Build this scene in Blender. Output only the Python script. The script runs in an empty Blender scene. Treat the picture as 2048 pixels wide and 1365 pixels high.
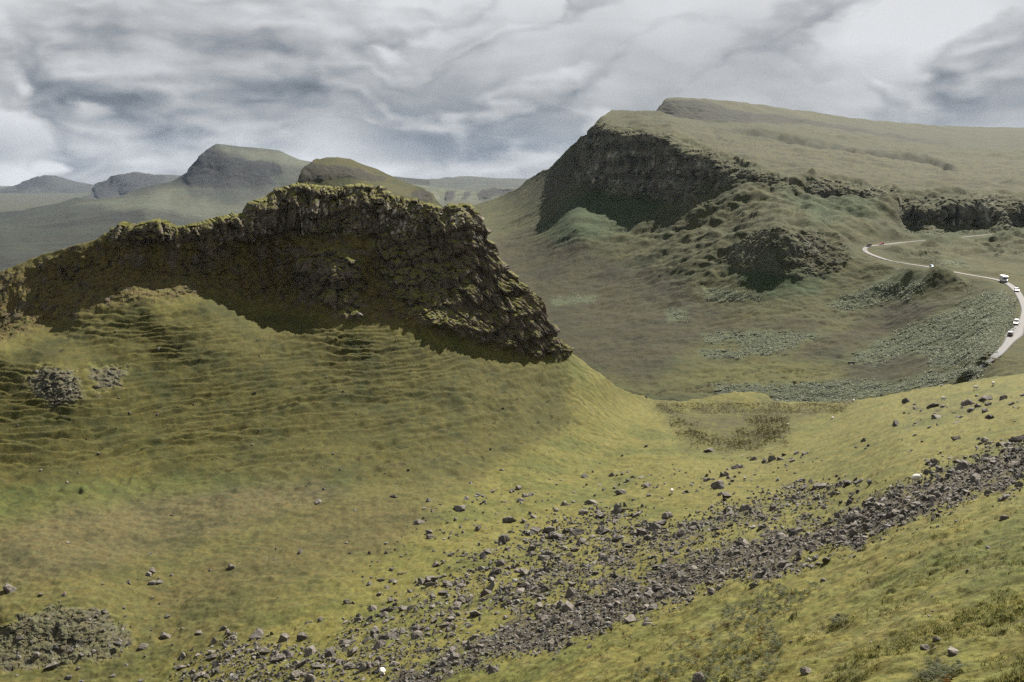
import bpy, bmesh, math, random
import numpy as np
from mathutils import Vector, Matrix, Euler

# ------------------------------------------------------------------ camera
F_PX, CX, CY, V_HOR = 1990.0, 1024.0, 682.5, 352.0
PITCH = math.atan((CY - V_HOR) / F_PX)
CP, SP = math.cos(PITCH), math.sin(PITCH)
sc = bpy.context.scene
col = sc.collection
cam_d = bpy.data.cameras.new('camera')
cam_d.sensor_width = 36.0
cam_d.lens = F_PX / 2048.0 * 36.0
cam_d.clip_start = 0.5
cam_d.clip_end = 60000
cam = bpy.data.objects.new('camera', cam_d)
col.objects.link(cam)
cam.location = (0, 0, 0)
cam.rotation_euler = (math.radians(90) - PITCH, 0, 0)
sc.camera = cam

# ------------------------------------------------------------------ light
SUN_AZ, SUN_EL = math.radians(34), math.radians(43)     # azimuth from +Y towards +X
sun_dir = Vector((math.sin(SUN_AZ) * math.cos(SUN_EL), math.cos(SUN_AZ) * math.cos(SUN_EL), math.sin(SUN_EL)))
sun_d = bpy.data.lights.new('sun', 'SUN')
sun_d.energy = 5.0
sun_d.angle = math.radians(0.5)
sun_d.color = (1.0, 0.93, 0.82)
sun = bpy.data.objects.new('sun', sun_d)
col.objects.link(sun)
sun.rotation_euler = sun_dir.to_track_quat('Z', 'Y').to_euler()

sc.view_settings.view_transform = 'Standard'
sc.view_settings.look = 'None'
sc.view_settings.gamma = 1.0
sc.view_settings.use_curve_mapping = False
sc.view_settings.exposure = 1.6
sc.render.engine = 'CYCLES'
sc.cycles.use_denoising = False
sc.cycles.denoiser = 'OPENIMAGEDENOISE'
sc.cycles.denoising_input_passes = 'RGB_ALBEDO_NORMAL'
sc.cycles.denoising_prefilter = 'FAST'
sc.cycles.max_bounces = 4
sc.cycles.diffuse_bounces = 2
sc.cycles.glossy_bounces = 1
sc.cycles.transmission_bounces = 2
sc.cycles.volume_bounces = 0
sc.cycles.transparent_max_bounces = 4
sc.cycles.use_adaptive_sampling = False
sc.cycles.adaptive_threshold = 0.004


# ---------------------------------------------------------------- node help
class NT:
    def __init__(self, tree):
        self.t = tree
        tree.nodes.clear()

    def n(self, typ, inp=None, **props):
        nd = self.t.nodes.new(typ)
        for k, v in props.items():
            setattr(nd, k, v)
        for k, v in (inp or {}).items():
            self.put(nd.inputs[k], v)
        return nd

    def put(self, sock, v):
        if isinstance(v, bpy.types.NodeSocket):
            self.t.links.new(v, sock)
        elif isinstance(v, bpy.types.Node):
            self.t.links.new(v.outputs[0], sock)
        else:
            sock.default_value = v

    def m(self, op, a, b=None, c=None, clamp=False):
        nd = self.n('ShaderNodeMath', operation=op, use_clamp=clamp)
        for i, x in enumerate((a, b, c)):
            if x is not None:
                self.put(nd.inputs[i], x)
        return nd.outputs[0]

    def vm(self, op, a, b=None, s=None):
        nd = self.n('ShaderNodeVectorMath', operation=op)
        self.put(nd.inputs[0], a)
        if b is not None:
            self.put(nd.inputs[1], b)
        if s is not None:
            self.put(nd.inputs['Scale'], s)
        return nd.outputs[0]

    def noise(self, vec, scale, detail=4.0, rough=0.55, dist=0.0, lac=2.0):
        nd = self.n('ShaderNodeTexNoise', {'Vector': vec, 'Scale': scale, 'Detail': detail, 'Roughness': rough,
                                           'Distortion': dist, 'Lacunarity': lac})
        return nd.outputs[0]

    def rng(self, v, a, b, c=0.0, d=1.0, smooth=True):
        nd = self.n('ShaderNodeMapRange', {'Value': v, 'From Min': a, 'From Max': b, 'To Min': c, 'To Max': d})
        nd.interpolation_type = 'SMOOTHSTEP' if smooth else 'LINEAR'
        nd.clamp = True
        return nd.outputs[0]

    def mix(self, f, a, b, mode='MIX'):
        nd = self.n('ShaderNodeMix', data_type='RGBA', blend_type=mode)
        self.put(nd.inputs[0], f)
        self.put(nd.inputs[6], a)
        self.put(nd.inputs[7], b)
        return nd.outputs[2]


# ---------------------------------------------------------------- world sky
world = bpy.data.worlds.new('World')
sc.world = world
world.use_nodes = True
W = NT(world.node_tree)
tc = W.n('ShaderNodeTexCoord').outputs['Generated']
sky = W.n('ShaderNodeTexSky')
sky.sky_type = 'NISHITA'
sky.sun_disc = False
sky.sun_elevation = SUN_EL
sky.sun_rotation = SUN_AZ
sep = W.n('ShaderNodeSeparateXYZ', {0: tc})
dz = W.m('MAXIMUM', sep.outputs[2], 0.0)
# a broken cloud sheet, the same all the way round: bases show low down, the sheet closes above
warp = W.n('ShaderNodeTexNoise', {'Vector': tc, 'Scale': 5.0, 'Detail': 4.0, 'Roughness': 0.6}).outputs[1]
cvec = W.vm('ADD', W.vm('MULTIPLY', tc, (1.0, 1.0, 2.5)), W.vm('SCALE', W.vm('SUBTRACT', warp, (.5, .5, .5)), s=0.09))


def billow(v, scale, detail):
    nd = W.n('ShaderNodeTexNoise', {'Vector': v, 'Scale': scale, 'Detail': detail, 'Roughness': 0.5}, normalize=False)
    return W.m('MULTIPLY', W.m('ABSOLUTE', nd.outputs[0]), -2.0)


def cloud(off):
    v = W.vm('ADD', cvec, off)
    big = W.noise(v, 2.6, 2.0, 0.5, 0.0)
    puff = billow(v, 4.0, 3.0)
    med = W.noise(v, 7.0, 6.0, 0.55, 0.0)
    return W.m('ADD', W.m('ADD', W.m('MULTIPLY', big, 0.55), W.m('MULTIPLY', puff, 0.09)), W.m('MULTIPLY', med, 0.26))


C_MID = 0.44
H_LO = 0.375
OFF = (30.2, 14.4)
c0 = cloud((OFF[0], OFF[1], 0.0))
c1 = cloud((OFF[0] + .012, OFF[1], 0.045))
emb = W.m('SUBTRACT', c0, c1)                                  # lit tops, shaded bases
ramp = W.n('ShaderNodeValToRGB', {0: W.m('MULTIPLY', dz, 4.0)})
cr = ramp.color_ramp
cr.interpolation = 'B_SPLINE'
stops = [(0.0, .74), (.03, .72), (.06, .40), (.16, .36), (.34, .52), (.55, .68), (1.0, .68)]
while len(cr.elements) < len(stops):
    cr.elements.new(0.5)
for el, (p_, v_) in zip(cr.elements, stops):
    el.position = p_
    el.color = (v_, v_, v_, 1)
con = W.rng(dz, 0.06, 0.17, 1.3, 0.75)
body = W.m('MULTIPLY', W.m('SUBTRACT', c0, C_MID), -1.9)
lum = W.m('ADD', ramp.outputs[0], W.m('MULTIPLY', con, W.m('ADD', body, W.m('MULTIPLY', emb, 0.9))))
# nearer heaps with crisp edges: bright crowns, grey flat bases


def heap(off, dzo):
    v = W.vm('ADD', cvec, (off[0] + 20.0 + dzo * .35, off[1], dzo))
    a_ = W.noise(v, 3.4, 2.0, 0.5, 0.0)
    pf = billow(v, 8.0, 2.0)
    b_ = W.noise(v, 13.0, 8.0, 0.68, 0.0)
    return W.m('ADD', W.m('ADD', W.m('MULTIPLY', a_, 0.75), W.m('MULTIPLY', pf, 0.10)), W.m('MULTIPLY', b_, 0.17))


h0 = heap(OFF, 0.0)
h1 = heap(OFF, 0.055)
h2 = heap(OFF, 0.015)
he = W.m('ADD', W.m('MULTIPLY', W.m('SUBTRACT', h0, h1), 1.7), W.m('MULTIPLY', W.m('SUBTRACT', h0, h2), 1.6))
cov = W.m('MULTIPLY', W.rng(h0, H_LO, H_LO + 0.07), W.rng(dz, 0.10, 0.19, 0.92, 0.55))
hl = W.m('ADD', 0.44, he)
hl = W.m('MINIMUM', W.m('MAXIMUM', hl, 0.16), 0.82)
lum = W.m('ADD', W.m('MULTIPLY', lum, W.m('SUBTRACT', 1.0, cov)), W.m('MULTIPLY', hl, cov))
lum = W.m('MINIMUM', W.m('MAXIMUM', lum, 0.14), 0.86)
ccol = W.mix(W.rng(lum, 0.16, 0.56), (0.80, 0.90, 1.06, 1), (0.99, 1.0, 1.02, 1))
cl = W.n('ShaderNodeVectorMath', operation='SCALE')
W.put(cl.inputs[0], ccol)
W.put(cl.inputs['Scale'], lum)
nish = W.n('ShaderNodeVectorMath', operation='SCALE')
W.put(nish.inputs[0], sky.outputs[0])
nish.inputs['Scale'].default_value = 0.06
fin = W.mix(0.95, nish.outputs[0], cl.outputs[0])
bg = W.n('ShaderNodeBackground', {'Color': fin, 'Strength': 0.285})
world.cycles.sampling_method = 'MANUAL'
world.cycles.sample_map_resolution = 512
out = W.n('ShaderNodeOutputWorld')
W.t.links.new(bg.outputs[0], out.inputs[0])


# ------------------------------------------------------------- numpy helpers
def pix2st(u, v):
    a = (np.asarray(u, float) - CX) / F_PX
    b = (CY - np.asarray(v, float)) / F_PX
    y = CP + b * SP
    return a / y, (-SP + b * CP) / y


def st2pix(s, t):
    # point (s,1,t) seen by the pitched camera
    d = CP - t * SP
    return CX + F_PX * s / d, CY - F_PX * (SP + t * CP) / d


def hash3(ix, iy, iz, seed):
    h = (ix.astype(np.uint32) * np.uint32(374761393) + iy.astype(np.uint32) * np.uint32(668265263)
         + iz.astype(np.uint32) * np.uint32(2147483647) + np.uint32(seed * 1013904223 & 0xffffffff))
    h = (h ^ (h >> np.uint32(13))) * np.uint32(1274126177)
    h = h ^ (h >> np.uint32(16))
    return h


def vnoise(x, y, z=None, seed=0):
    """gradient noise, about -1..1"""
    x = np.asarray(x, np.float32); y = np.asarray(y, np.float32)
    x0 = np.floor(x); y0 = np.floor(y)
    fx = x - x0; fy = y - y0
    ix = x0.astype(np.int64); iy = y0.astype(np.int64)
    ux = fx * fx * fx * (fx * (fx * 6 - 15) + 10); uy = fy * fy * fy * (fy * (fy * 6 - 15) + 10)
    if z is None:
        zz = np.zeros_like(ix)

        def g(dx, dy):
            h = hash3(ix + dx, iy + dy, zz, seed)
            an = (h & np.uint32(1023)).astype(np.float32) * np.float32(2 * math.pi / 1024)
            return np.cos(an) * (fx - dx) + np.sin(an) * (fy - dy)
        a = g(0, 0); b = g(1, 0); c = g(0, 1); d = g(1, 1)
        return 1.5 * ((a + (b - a) * ux) * (1 - uy) + (c + (d - c) * ux) * uy)
    z = np.asarray(z, np.float32)
    z0 = np.floor(z); fz = z - z0; iz = z0.astype(np.int64)
    uz = fz * fz * fz * (fz * (fz * 6 - 15) + 10)

    def g3(dx, dy, dz_):
        h = hash3(ix + dx, iy + dy, iz + dz_, seed)
        gx = (h & np.uint32(255)).astype(np.float32) / 127.5 - 1
        gy = ((h >> np.uint32(8)) & np.uint32(255)).astype(np.float32) / 127.5 - 1
        gz = ((h >> np.uint32(16)) & np.uint32(255)).astype(np.float32) / 127.5 - 1
        return gx * (fx - dx) + gy * (fy - dy) + gz * (fz - dz_)
    r = []
    for dzz in (0, 1):
        a = g3(0, 0, dzz); b = g3(1, 0, dzz); c = g3(0, 1, dzz); d = g3(1, 1, dzz)
        r.append((a + (b - a) * ux) * (1 - uy) + (c + (d - c) * ux) * uy)
    return 1.2 * (r[0] + (r[1] - r[0]) * uz)


def fbm(x, y, z=None, octv=4, seed=0, gain=0.5, ridged=False):
    tot = 0; amp = 1.0; f = 1.0; s = 0
    for o in range(octv):
        n = vnoise(x * f, y * f, None if z is None else z * f, seed + o * 17)
        if ridged:
            n = 1 - 2 * np.abs(n)
        tot = tot + n * amp
        s += amp; amp *= gain; f *= 2.03
    return tot / s


def worley(x, y, z, seed=0):
    """cell value 0..1 and distance to the cell border"""
    x = np.asarray(x, np.float32); y = np.asarray(y, np.float32); z = np.asarray(z, np.float32)
    ix = np.floor(x).astype(np.int64); iy = np.floor(y).astype(np.int64); iz = np.floor(z).astype(np.int64)
    f1 = np.full(x.shape, 9., np.float32); f2 = f1.copy(); cid = np.zeros(x.shape, np.float32)
    for dx in (-1, 0, 1):
        for dy in (-1, 0, 1):
            for dz_ in (-1, 0, 1):
                h = hash3(ix + dx, iy + dy, iz + dz_, seed)
                px = (h & np.uint32(255)).astype(np.float32) / 255 * .9 + ix + dx
                py = ((h >> np.uint32(8)) & np.uint32(255)).astype(np.float32) / 255 * .9 + iy + dy
                pz = ((h >> np.uint32(16)) & np.uint32(255)).astype(np.float32) / 255 * .9 + iz + dz_
                d = (px - x) ** 2 + (py - y) ** 2 + (pz - z) ** 2
                nw = d < f1
                f2 = np.where(nw, f1, np.minimum(f2, d))
                cid = np.where(nw, ((h >> np.uint32(5)) & np.uint32(1023)).astype(np.float32) / 1023, cid)
                f1 = np.where(nw, d, f1)
    return cid, np.sqrt(f2) - np.sqrt(f1)


def blocks(x, y, z, m, sx, sz, seed):
    """broken rock: blocks proud of one another, cracks between; only where m > 0"""
    out = np.zeros(x.shape, np.float32); ed = np.ones(x.shape, np.float32)
    i = m > .01
    wx = vnoise(x[i] / sx / 2.2, y[i] / sx / 2.2, z[i] / sz / 2.2, seed + 3) * .5
    c, e = worley(x[i] / sx + wx, y[i] / sx + wx, z[i] / sz + wx * .6, seed)
    out[i] = c - .5 - .40 * (1 - sstep(0, .14, e)); ed[i] = e
    return out, ed


def sstep(a, b, x):
    t = np.clip((x - a) / (b - a), 0, 1)
    return t * t * (3 - 2 * t)


def lerp(a, b, t):
    return a + (b - a) * t


# image-plane rasters used to lay out landforms and their cover
U0, U1, V0, V1, ST = -420.0, 2480.0, 160.0, 1520.0, 5.0
GU = np.arange(U0, U1 + ST, ST); GV = np.arange(V0, V1 + ST, ST)
MU, MV = np.meshgrid(GU, GV)


def samp(img, u, v):
    x = np.clip((u - U0) / ST, 0, len(GU) - 1.001); y = np.clip((v - V0) / ST, 0, len(GV) - 1.001)
    i = x.astype(int); j = y.astype(int); fx = x - i; fy = y - j
    return (img[j, i] * (1 - fx) + img[j, i + 1] * fx) * (1 - fy) + (img[j + 1, i] * (1 - fx) + img[j + 1, i + 1] * fx) * fy


def sdf(poly):
    """signed distance in pixels, positive inside"""
    p = np.array(poly, float)
    d2 = np.full(MU.shape, 1e18); ins = np.zeros(MU.shape, bool)
    for a, b in zip(p, np.roll(p, -1, 0)):
        ab = b - a
        t = np.clip(((MU - a[0]) * ab[0] + (MV - a[1]) * ab[1]) / max(ab @ ab, 1e-9), 0, 1)
        d2 = np.minimum(d2, (MU - a[0] - t * ab[0]) ** 2 + (MV - a[1] - t * ab[1]) ** 2)
        if a[1] != b[1]:
            cr = ((a[1] > MV) != (b[1] > MV)) & (MU < (b[0] - a[0]) * (MV - a[1]) / (b[1] - a[1]) + a[0])
            ins ^= cr
    d = np.sqrt(d2)
    return np.where(ins, d, -d)


def area(u, v, polys, soft=8, warp=10, wsc=40, seed=5):
    """0..1 mask of some polygons with ragged edges"""
    n1 = fbm(u / wsc, v / wsc * 1.6, octv=3, seed=seed) * warp
    n2 = fbm(u / wsc + 31, v / wsc * 1.6, octv=3, seed=seed + 9) * warp
    m = 0
    for p in polys:
        m = np.maximum(m, sstep(-soft, soft, samp(sdf(p), u + n1, v + n2)))
    return m


def depth_field(pts, beta=1.4, blur=2):
    """log distance over the image plane from (u, v, distance) readings"""
    P = np.array(pts, float)
    uv = P[:, :2] / 400.0; L = np.log(P[:, 2]); n = len(P)
    D = np.linalg.norm(uv[:, None] - uv[None], axis=2)
    A = np.zeros((n + 3, n + 3))
    A[:n, :n] = -(D ** beta) - 1e-4 * np.eye(n) * 0
    A[:n, n] = 1; A[:n, n + 1:] = uv; A[n:, :n] = A[:n, n:].T
    wv = np.linalg.solve(A, np.r_[L, 0, 0, 0])
    step = 2
    gu = MU[::step, ::step].ravel() / 400.0; gv = MV[::step, ::step].ravel() / 400.0
    R = wv[n] + wv[n + 1] * gu + wv[n + 2] * gv
    for i in range(n):
        R = R - wv[i] * ((gu - uv[i, 0]) ** 2 + (gv - uv[i, 1]) ** 2) ** (beta / 2)
    R = R.reshape(MU[::step, ::step].shape)
    for _ in range(blur):
        R[1:-1] = (R[:-2] + 2 * R[1:-1] + R[2:]) / 4
        R[:, 1:-1] = (R[:, :-2] + 2 * R[:, 1:-1] + R[:, 2:]) / 4
    # back to the full raster
    yy = np.arange(len(GV)) / step; xx = np.arange(len(GU)) / step
    j = np.clip(yy.astype(int), 0, R.shape[0] - 2); i = np.clip(xx.astype(int), 0, R.shape[1] - 2)
    fy = (yy - j)[:, None]; fx = (xx - i)[None]
    return ((R[j][:, i] * (1 - fx) + R[j][:, i + 1] * fx) * (1 - fy)
            + (R[j + 1][:, i] * (1 - fx) + R[j + 1][:, i + 1] * fx) * fy)


ALB = 0.45      # the palette below is written for a dimmer exposure


class Sheet:
    """a landform: columns run away from the viewpoint, rows from its foot over its crest and down behind"""

    def __init__(self, s0, s1, ncol, nrow, top, bottom, depth, front=None, back=((3, -.5), (10, -.6), (40, -.8)), smooth=25):
        s = np.linspace(s0, s1, ncol)
        ts, tt = pix2st([p[0] for p in top], [p[1] for p in top])
        t_top = np.interp(s, ts, tt)
        if isinstance(bottom, (int, float)):
            bottom = [(-900, bottom), (2900, bottom)]
        bs, bt = pix2st([p[0] for p in bottom], [p[1] for p in bottom])
        t_bot = np.interp(s, bs, bt)
        S = np.repeat(s[None], nrow, 0)
        w = np.linspace(0, 1, nrow)[:, None]
        u_b, v_b = st2pix(s, t_bot); u_t, v_t = st2pix(s, t_top)
        v_s = v_t.copy()
        kk = np.hanning(2 * smooth + 1); kk /= kk.sum()
        v_s = np.convolve(np.pad(v_t, smooth, mode='edge'), kk, 'valid')
        V = v_b[None] * (1 - w) + v_s[None] * w + (v_t - v_s)[None] * w ** 14
        U = CX + (V * 0 + S) * F_PX
        for _ in range(3):        # u that belongs to this s at this v
            b = (CY - V) / F_PX
            U = CX + S * (CP + b * SP) * F_PX
        T = pix2st(U, V)[1]
        Y = np.exp(samp(depth, U, V))
        Y = np.maximum.accumulate(Y + np.linspace(0, 1e-3, nrow)[:, None], axis=0)
        X = S * Y; Z = T * Y
        self.nf = 0
        if front:
            fr = []
            for q in np.linspace(0, 1, front, endpoint=False):
                yy = 2.0 * (Y[0] / 2.0) ** q
                tq = T[0] + (-1.05 - T[0]) * (1 - q)
                fr.append(np.stack([S[0] * yy, yy, tq * yy], -1))
            self.nf = front
        bk = []
        for dy, dzz in back:
            yy = Y[-1] + dy
            bk.append(np.stack([S[-1] * yy, yy, Z[-1] + dzz * dy], -1))
        P = np.stack([X, Y, Z], -1)
        parts = ([np.array(fr)] if front else []) + [P] + ([np.array(bk)] if bk else [])
        self.P = np.concatenate(parts, 0).astype(np.float32)
        self.nb = len(bk)
        self.U = np.concatenate(([np.repeat(U[:1], self.nf, 0)] if front else []) + [U] + [np.repeat(U[-1:], self.nb, 0)], 0)
        self.V = np.concatenate(([np.repeat(V[:1], self.nf, 0)] if front else []) + [V] + [np.repeat(V[-1:], self.nb, 0)], 0)
        self.nrow, self.ncol = self.P.shape[:2]

    def normals(self):
        P = self.P
        du = np.gradient(P, axis=1); dv = np.gradient(P, axis=0)
        n = np.cross(du, dv)
        n /= np.maximum(np.linalg.norm(n, axis=2, keepdims=True), 1e-9)
        return n

    def slope(self):
        return self.normals()[..., 2]

    def object(self, name, mat, colour, facets=None):
        nr, nc = self.nrow, self.ncol
        me = bpy.data.meshes.new(name)
        idx = np.arange(nr * nc).reshape(nr, nc)
        q = np.stack([idx[:-1, :-1], idx[:-1, 1:], idx[1:, 1:], idx[1:, :-1]], -1).reshape(-1, 4)
        fill_mesh(me, self.P.reshape(-1, 3), q, colour.reshape(-1, 3), smooth=True)
        if facets is not None:
            me.polygons.foreach_set('use_smooth', ~((facets[:-1, :-1] > .5).ravel()))
        me.materials.append(mat)
        ob = bpy.data.objects.new(name, me)
        col.objects.link(ob)
        ob['kind'] = 'structure'
        return ob

    def at(self, u, v):
        """surface point seen at a pixel"""
        r0, r1 = self.nf, self.nrow - self.nb
        pu, pv = self.proj()
        d = (pu[r0:r1] - u) ** 2 + (pv[r0:r1] - v) ** 2
        j, i = np.unravel_index(np.argmin(d), d.shape)
        return self.P[r0 + j, i].copy()

    def proj(self):
        if not hasattr(self, '_pj'):
            Y = np.maximum(self.P[..., 1], 0.1)
            self._pj = st2pix(self.P[..., 0] / Y, self.P[..., 2] / Y)
        return self._pj


def fill_mesh(me, verts, faces, colour=None, smooth=False):
    faces = np.asarray(faces, np.int32)
    k = faces.shape[1]
    me.vertices.add(len(verts)); me.vertices.foreach_set('co', np.asarray(verts, np.float32).ravel())
    me.loops.add(faces.size); me.loops.foreach_set('vertex_index', faces.ravel())
    me.polygons.add(len(faces))
    me.polygons.foreach_set('loop_start', np.arange(0, faces.size, k, dtype=np.int32))
    me.polygons.foreach_set('use_smooth', np.full(len(faces), smooth))
    if colour is not None:
        at = me.attributes.new('Col', 'FLOAT_COLOR', 'POINT')
        c = np.ones((len(verts), 4), np.float32); c[:, :3] = np.asarray(colour) * ALB
        at.data.foreach_set('color', c.ravel())
    me.update(calc_edges=True)


def C3(*c):
    return np.array(c, np.float32)


def blend(a, b, m):
    return a + (b - a) * np.asarray(m)[..., None]


# ---------------------------------------------------------------- materials
def ground_material(name, scales=(1.2, 6.0), bump=0.25, var=0.35, rough=0.95):
    mt = bpy.data.materials.new(name)
    mt.use_nodes = True
    N = NT(mt.node_tree)
    pos = N.n('ShaderNodeNewGeometry').outputs['Position']
    c = N.n('ShaderNodeVertexColor', layer_name='Col').outputs[0]
    n1 = N.noise(pos, scales[0], 5.0, 0.65)
    n2 = N.noise(pos, scales[1], 4.0, 0.7)
    f = N.m('ADD', N.m('MULTIPLY', N.m('SUBTRACT', n1, 0.5), 3.0 * var), N.m('MULTIPLY', N.m('SUBTRACT', n2, 0.5), 3.6 * var))
    speck_shade = N.m('MULTIPLY', N.rng(N.m('ADD', n2, N.m('MULTIPLY', n1, .6)), .66, .56), -1.1 * var)  # dark specks in the low spots, painted as small shadows
    f = N.m('MAXIMUM', N.m('ADD', N.m('ADD', f, speck_shade), 1.08), 0.18)
    cc = N.vm('SCALE', c, s=f)
    hue = N.mix(N.rng(N.noise(pos, scales[0] * 0.37, 3.0), 0.35, 0.65), (1.06, 0.99, 0.93, 1), (0.95, 1.01, 1.0, 1))
    cc = N.mix(1.0, cc, hue, 'MULTIPLY')
    hgt = N.m('ADD', n1, N.m('MULTIPLY', n2, 0.5))
    bp = N.n('ShaderNodeBump', {'Height': hgt, 'Strength': 0.9, 'Distance': bump})
    p = N.n('ShaderNodeBsdfPrincipled', {'Base Color': cc, 'Roughness': rough, 'Normal': bp.outputs[0]})
    p.inputs['Specular IOR Level'].default_value = 0.12
    o = N.n('ShaderNodeOutputMaterial')
    N.t.links.new(p.outputs[0], o.inputs[0])
    return mt


M_NEAR = ground_material('near_turf', (2.0, 9.0), 0.10, 0.46)
M_MID = ground_material('moor_turf', (0.25, 1.2), 0.9, 0.46)
M_FAR = ground_material('far_moor', (0.025, 0.11), 6.0, 0.40)

# ------------------------------------------------------------------ palette
G_OLIVE = C3(.150, .142, .035); G_GREEN = C3(.074, .098, .024); G_DRY = C3(.192, .180, .066); G_BROWN = C3(.080, .068, .028)
HEATH = C3(.085, .062, .034); ROCK = C3(.175, .146, .112); ROCK_D = C3(.075, .061, .046); LICHEN = C3(.72, .69, .61)
MOSS = C3(.105, .105, .022); BRACKEN = C3(.165, .205, .150); RUSH = C3(.085, .075, .026); FRESH = C3(.062, .105, .042)
SCREE = C3(.066, .056, .046)

# ============================================================ 1 near hillside
CREST = [(-420, 690), (-300, 640), (-100, 580), (0, 545), (60, 520), (100, 505), (160, 490), (200, 478), (232, 458), (250, 450),
         (272, 455), (300, 447), (330, 448), (350, 456), (400, 452), (440, 440), (480, 430), (500, 420), (520, 405), (548, 388),
         (560, 384), (570, 391), (578, 382), (600, 377), (625, 373), (650, 377), (700, 378), (740, 378), (760, 380), (780, 392),
         (800, 400), (840, 408), (866, 418), (880, 420), (900, 418), (915, 414), (930, 416), (944, 427), (953, 446), (960, 470),
         (968, 492), (985, 520), (1000, 540), (1040, 570), (1062, 588), (1074, 606), (1088, 645), (1102, 672), (1125, 695),
         (1150, 710), (1180, 733), (1230, 772), (1262, 788), (1300, 800), (1330, 803), (1370, 803), (1400, 800), (1430, 792),
         (1470, 785), (1500, 784), (1530, 789), (1552, 803), (1600, 806), (1680, 806), (1750, 797), (1800, 787), (1880, 772),
         (1950, 762), (2048, 748), (2200, 722), (2480, 690)]
NEAR_PTS = [
    (2048, 1450, 25), (2048, 1365, 28.5), (2048, 1200, 37), (2048, 1050, 53), (2048, 950, 73), (2048, 850, 122), (2048, 790, 190), (2048, 752, 262),
    (1800, 1450, 28), (1800, 1365, 32), (1800, 1200, 46), (1800, 1050, 71), (1800, 957, 103), (1800, 880, 155), (1800, 820, 232), (1800, 790, 295),
    (1500, 1450, 35), (1500, 1365, 42), (1500, 1250, 57), (1500, 1130, 86), (1500, 1050, 122), (1500, 980, 172), (1500, 920, 232), (1500, 860, 300), (1500, 815, 345), (1490, 787, 352),
    (1350, 900, 248), (1400, 850, 302), (1400, 815, 340), (1600, 850, 290), (1650, 815, 325), (1320, 830, 305), (1300, 803, 335),
    (1200, 1450, 47), (1200, 1365, 58), (1200, 1250, 81), (1200, 1150, 116), (1200, 1050, 162), (1200, 970, 212), (1200, 900, 250), (1200, 830, 278), (1210, 760, 300),
    (1000, 1365, 73), (1000, 1250, 100), (1000, 1100, 148), (1000, 980, 207), (1000, 880, 245), (1000, 780, 271), (1000, 705, 289),
    (760, 1450, 75), (760, 1342, 92), (760, 1250, 114), (760, 1150, 144), (760, 1050, 178), (760, 980, 205), (760, 850, 240), (760, 700, 268), (745, 655, 275),
    (500, 1365, 103), (500, 1250, 126), (500, 1150, 149), (500, 1050, 180), (500, 985, 202), (500, 850, 231), (500, 700, 256),
    (300, 1450, 100), (300, 1365, 115), (300, 1250, 133), (300, 1150, 150), (300, 1050, 178), (300, 1000, 195), (300, 850, 222), (300, 700, 246), (300, 605, 260),
    (0, 1450, 103), (0, 1365, 116), (0, 1290, 125), (0, 1215, 130), (0, 1150, 143), (0, 1050, 168), (0, 985, 188), (0, 850, 211), (0, 720, 233),
    (120, 1350, 119), (150, 1300, 124), (160, 1215, 131), (160, 1180, 138),
    (100, 810, 219), (110, 735, 226), (110, 702, 236), (0, 692, 240), (0, 682, 256), (0, 600, 272), (110, 668, 258), (110, 610, 268), (0, 548, 283),
    (-300, 1365, 116), (-300, 1050, 165), (-300, 850, 208), (-300, 690, 250), (-300, 645, 270),
    # the crag: foot, ledges and rim
    (150, 615, 264), (150, 580, 275), (150, 495, 282), (300, 560, 277), (300, 490, 281), (300, 452, 283), (420, 625, 264), (420, 578, 280), (420, 490, 285), (420, 452, 287),
    (520, 650, 271), (520, 610, 286), (520, 480, 294), (520, 410, 297), (600, 650, 276), (600, 610, 288), (600, 560, 292), (600, 470, 299), (600, 385, 303),
    (650, 600, 284), (660, 515, 290), (690, 640, 278), (705, 530, 290), (660, 470, 300), (660, 380, 306), (735, 600, 288), (735, 545, 295), (745, 470, 302), (745, 383, 308),
    (830, 640, 282), (830, 560, 292), (830, 475, 302), (830, 410, 307), (910, 665, 286), (910, 580, 295), (910, 490, 304), (910, 420, 308), (945, 440, 309),
    (980, 690, 290), (980, 600, 299), (980, 525, 307), (1050, 708, 294), (1050, 640, 299), (1050, 588, 306), (1090, 712, 297), (1090, 670, 302), (1130, 705, 302),
    (2300, 1365, 24), (2300, 1050, 46), (2300, 850, 100), (2300, 720, 240)]
BACKS = ((1.2, -.1), (3, -.45), (8, -.62), (30, -.75), (90, -.85))
nearS = Sheet(-0.64, 0.64, 1000, 560, CREST, 1470, depth_field(NEAR_PTS), front=14, back=BACKS)


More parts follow.
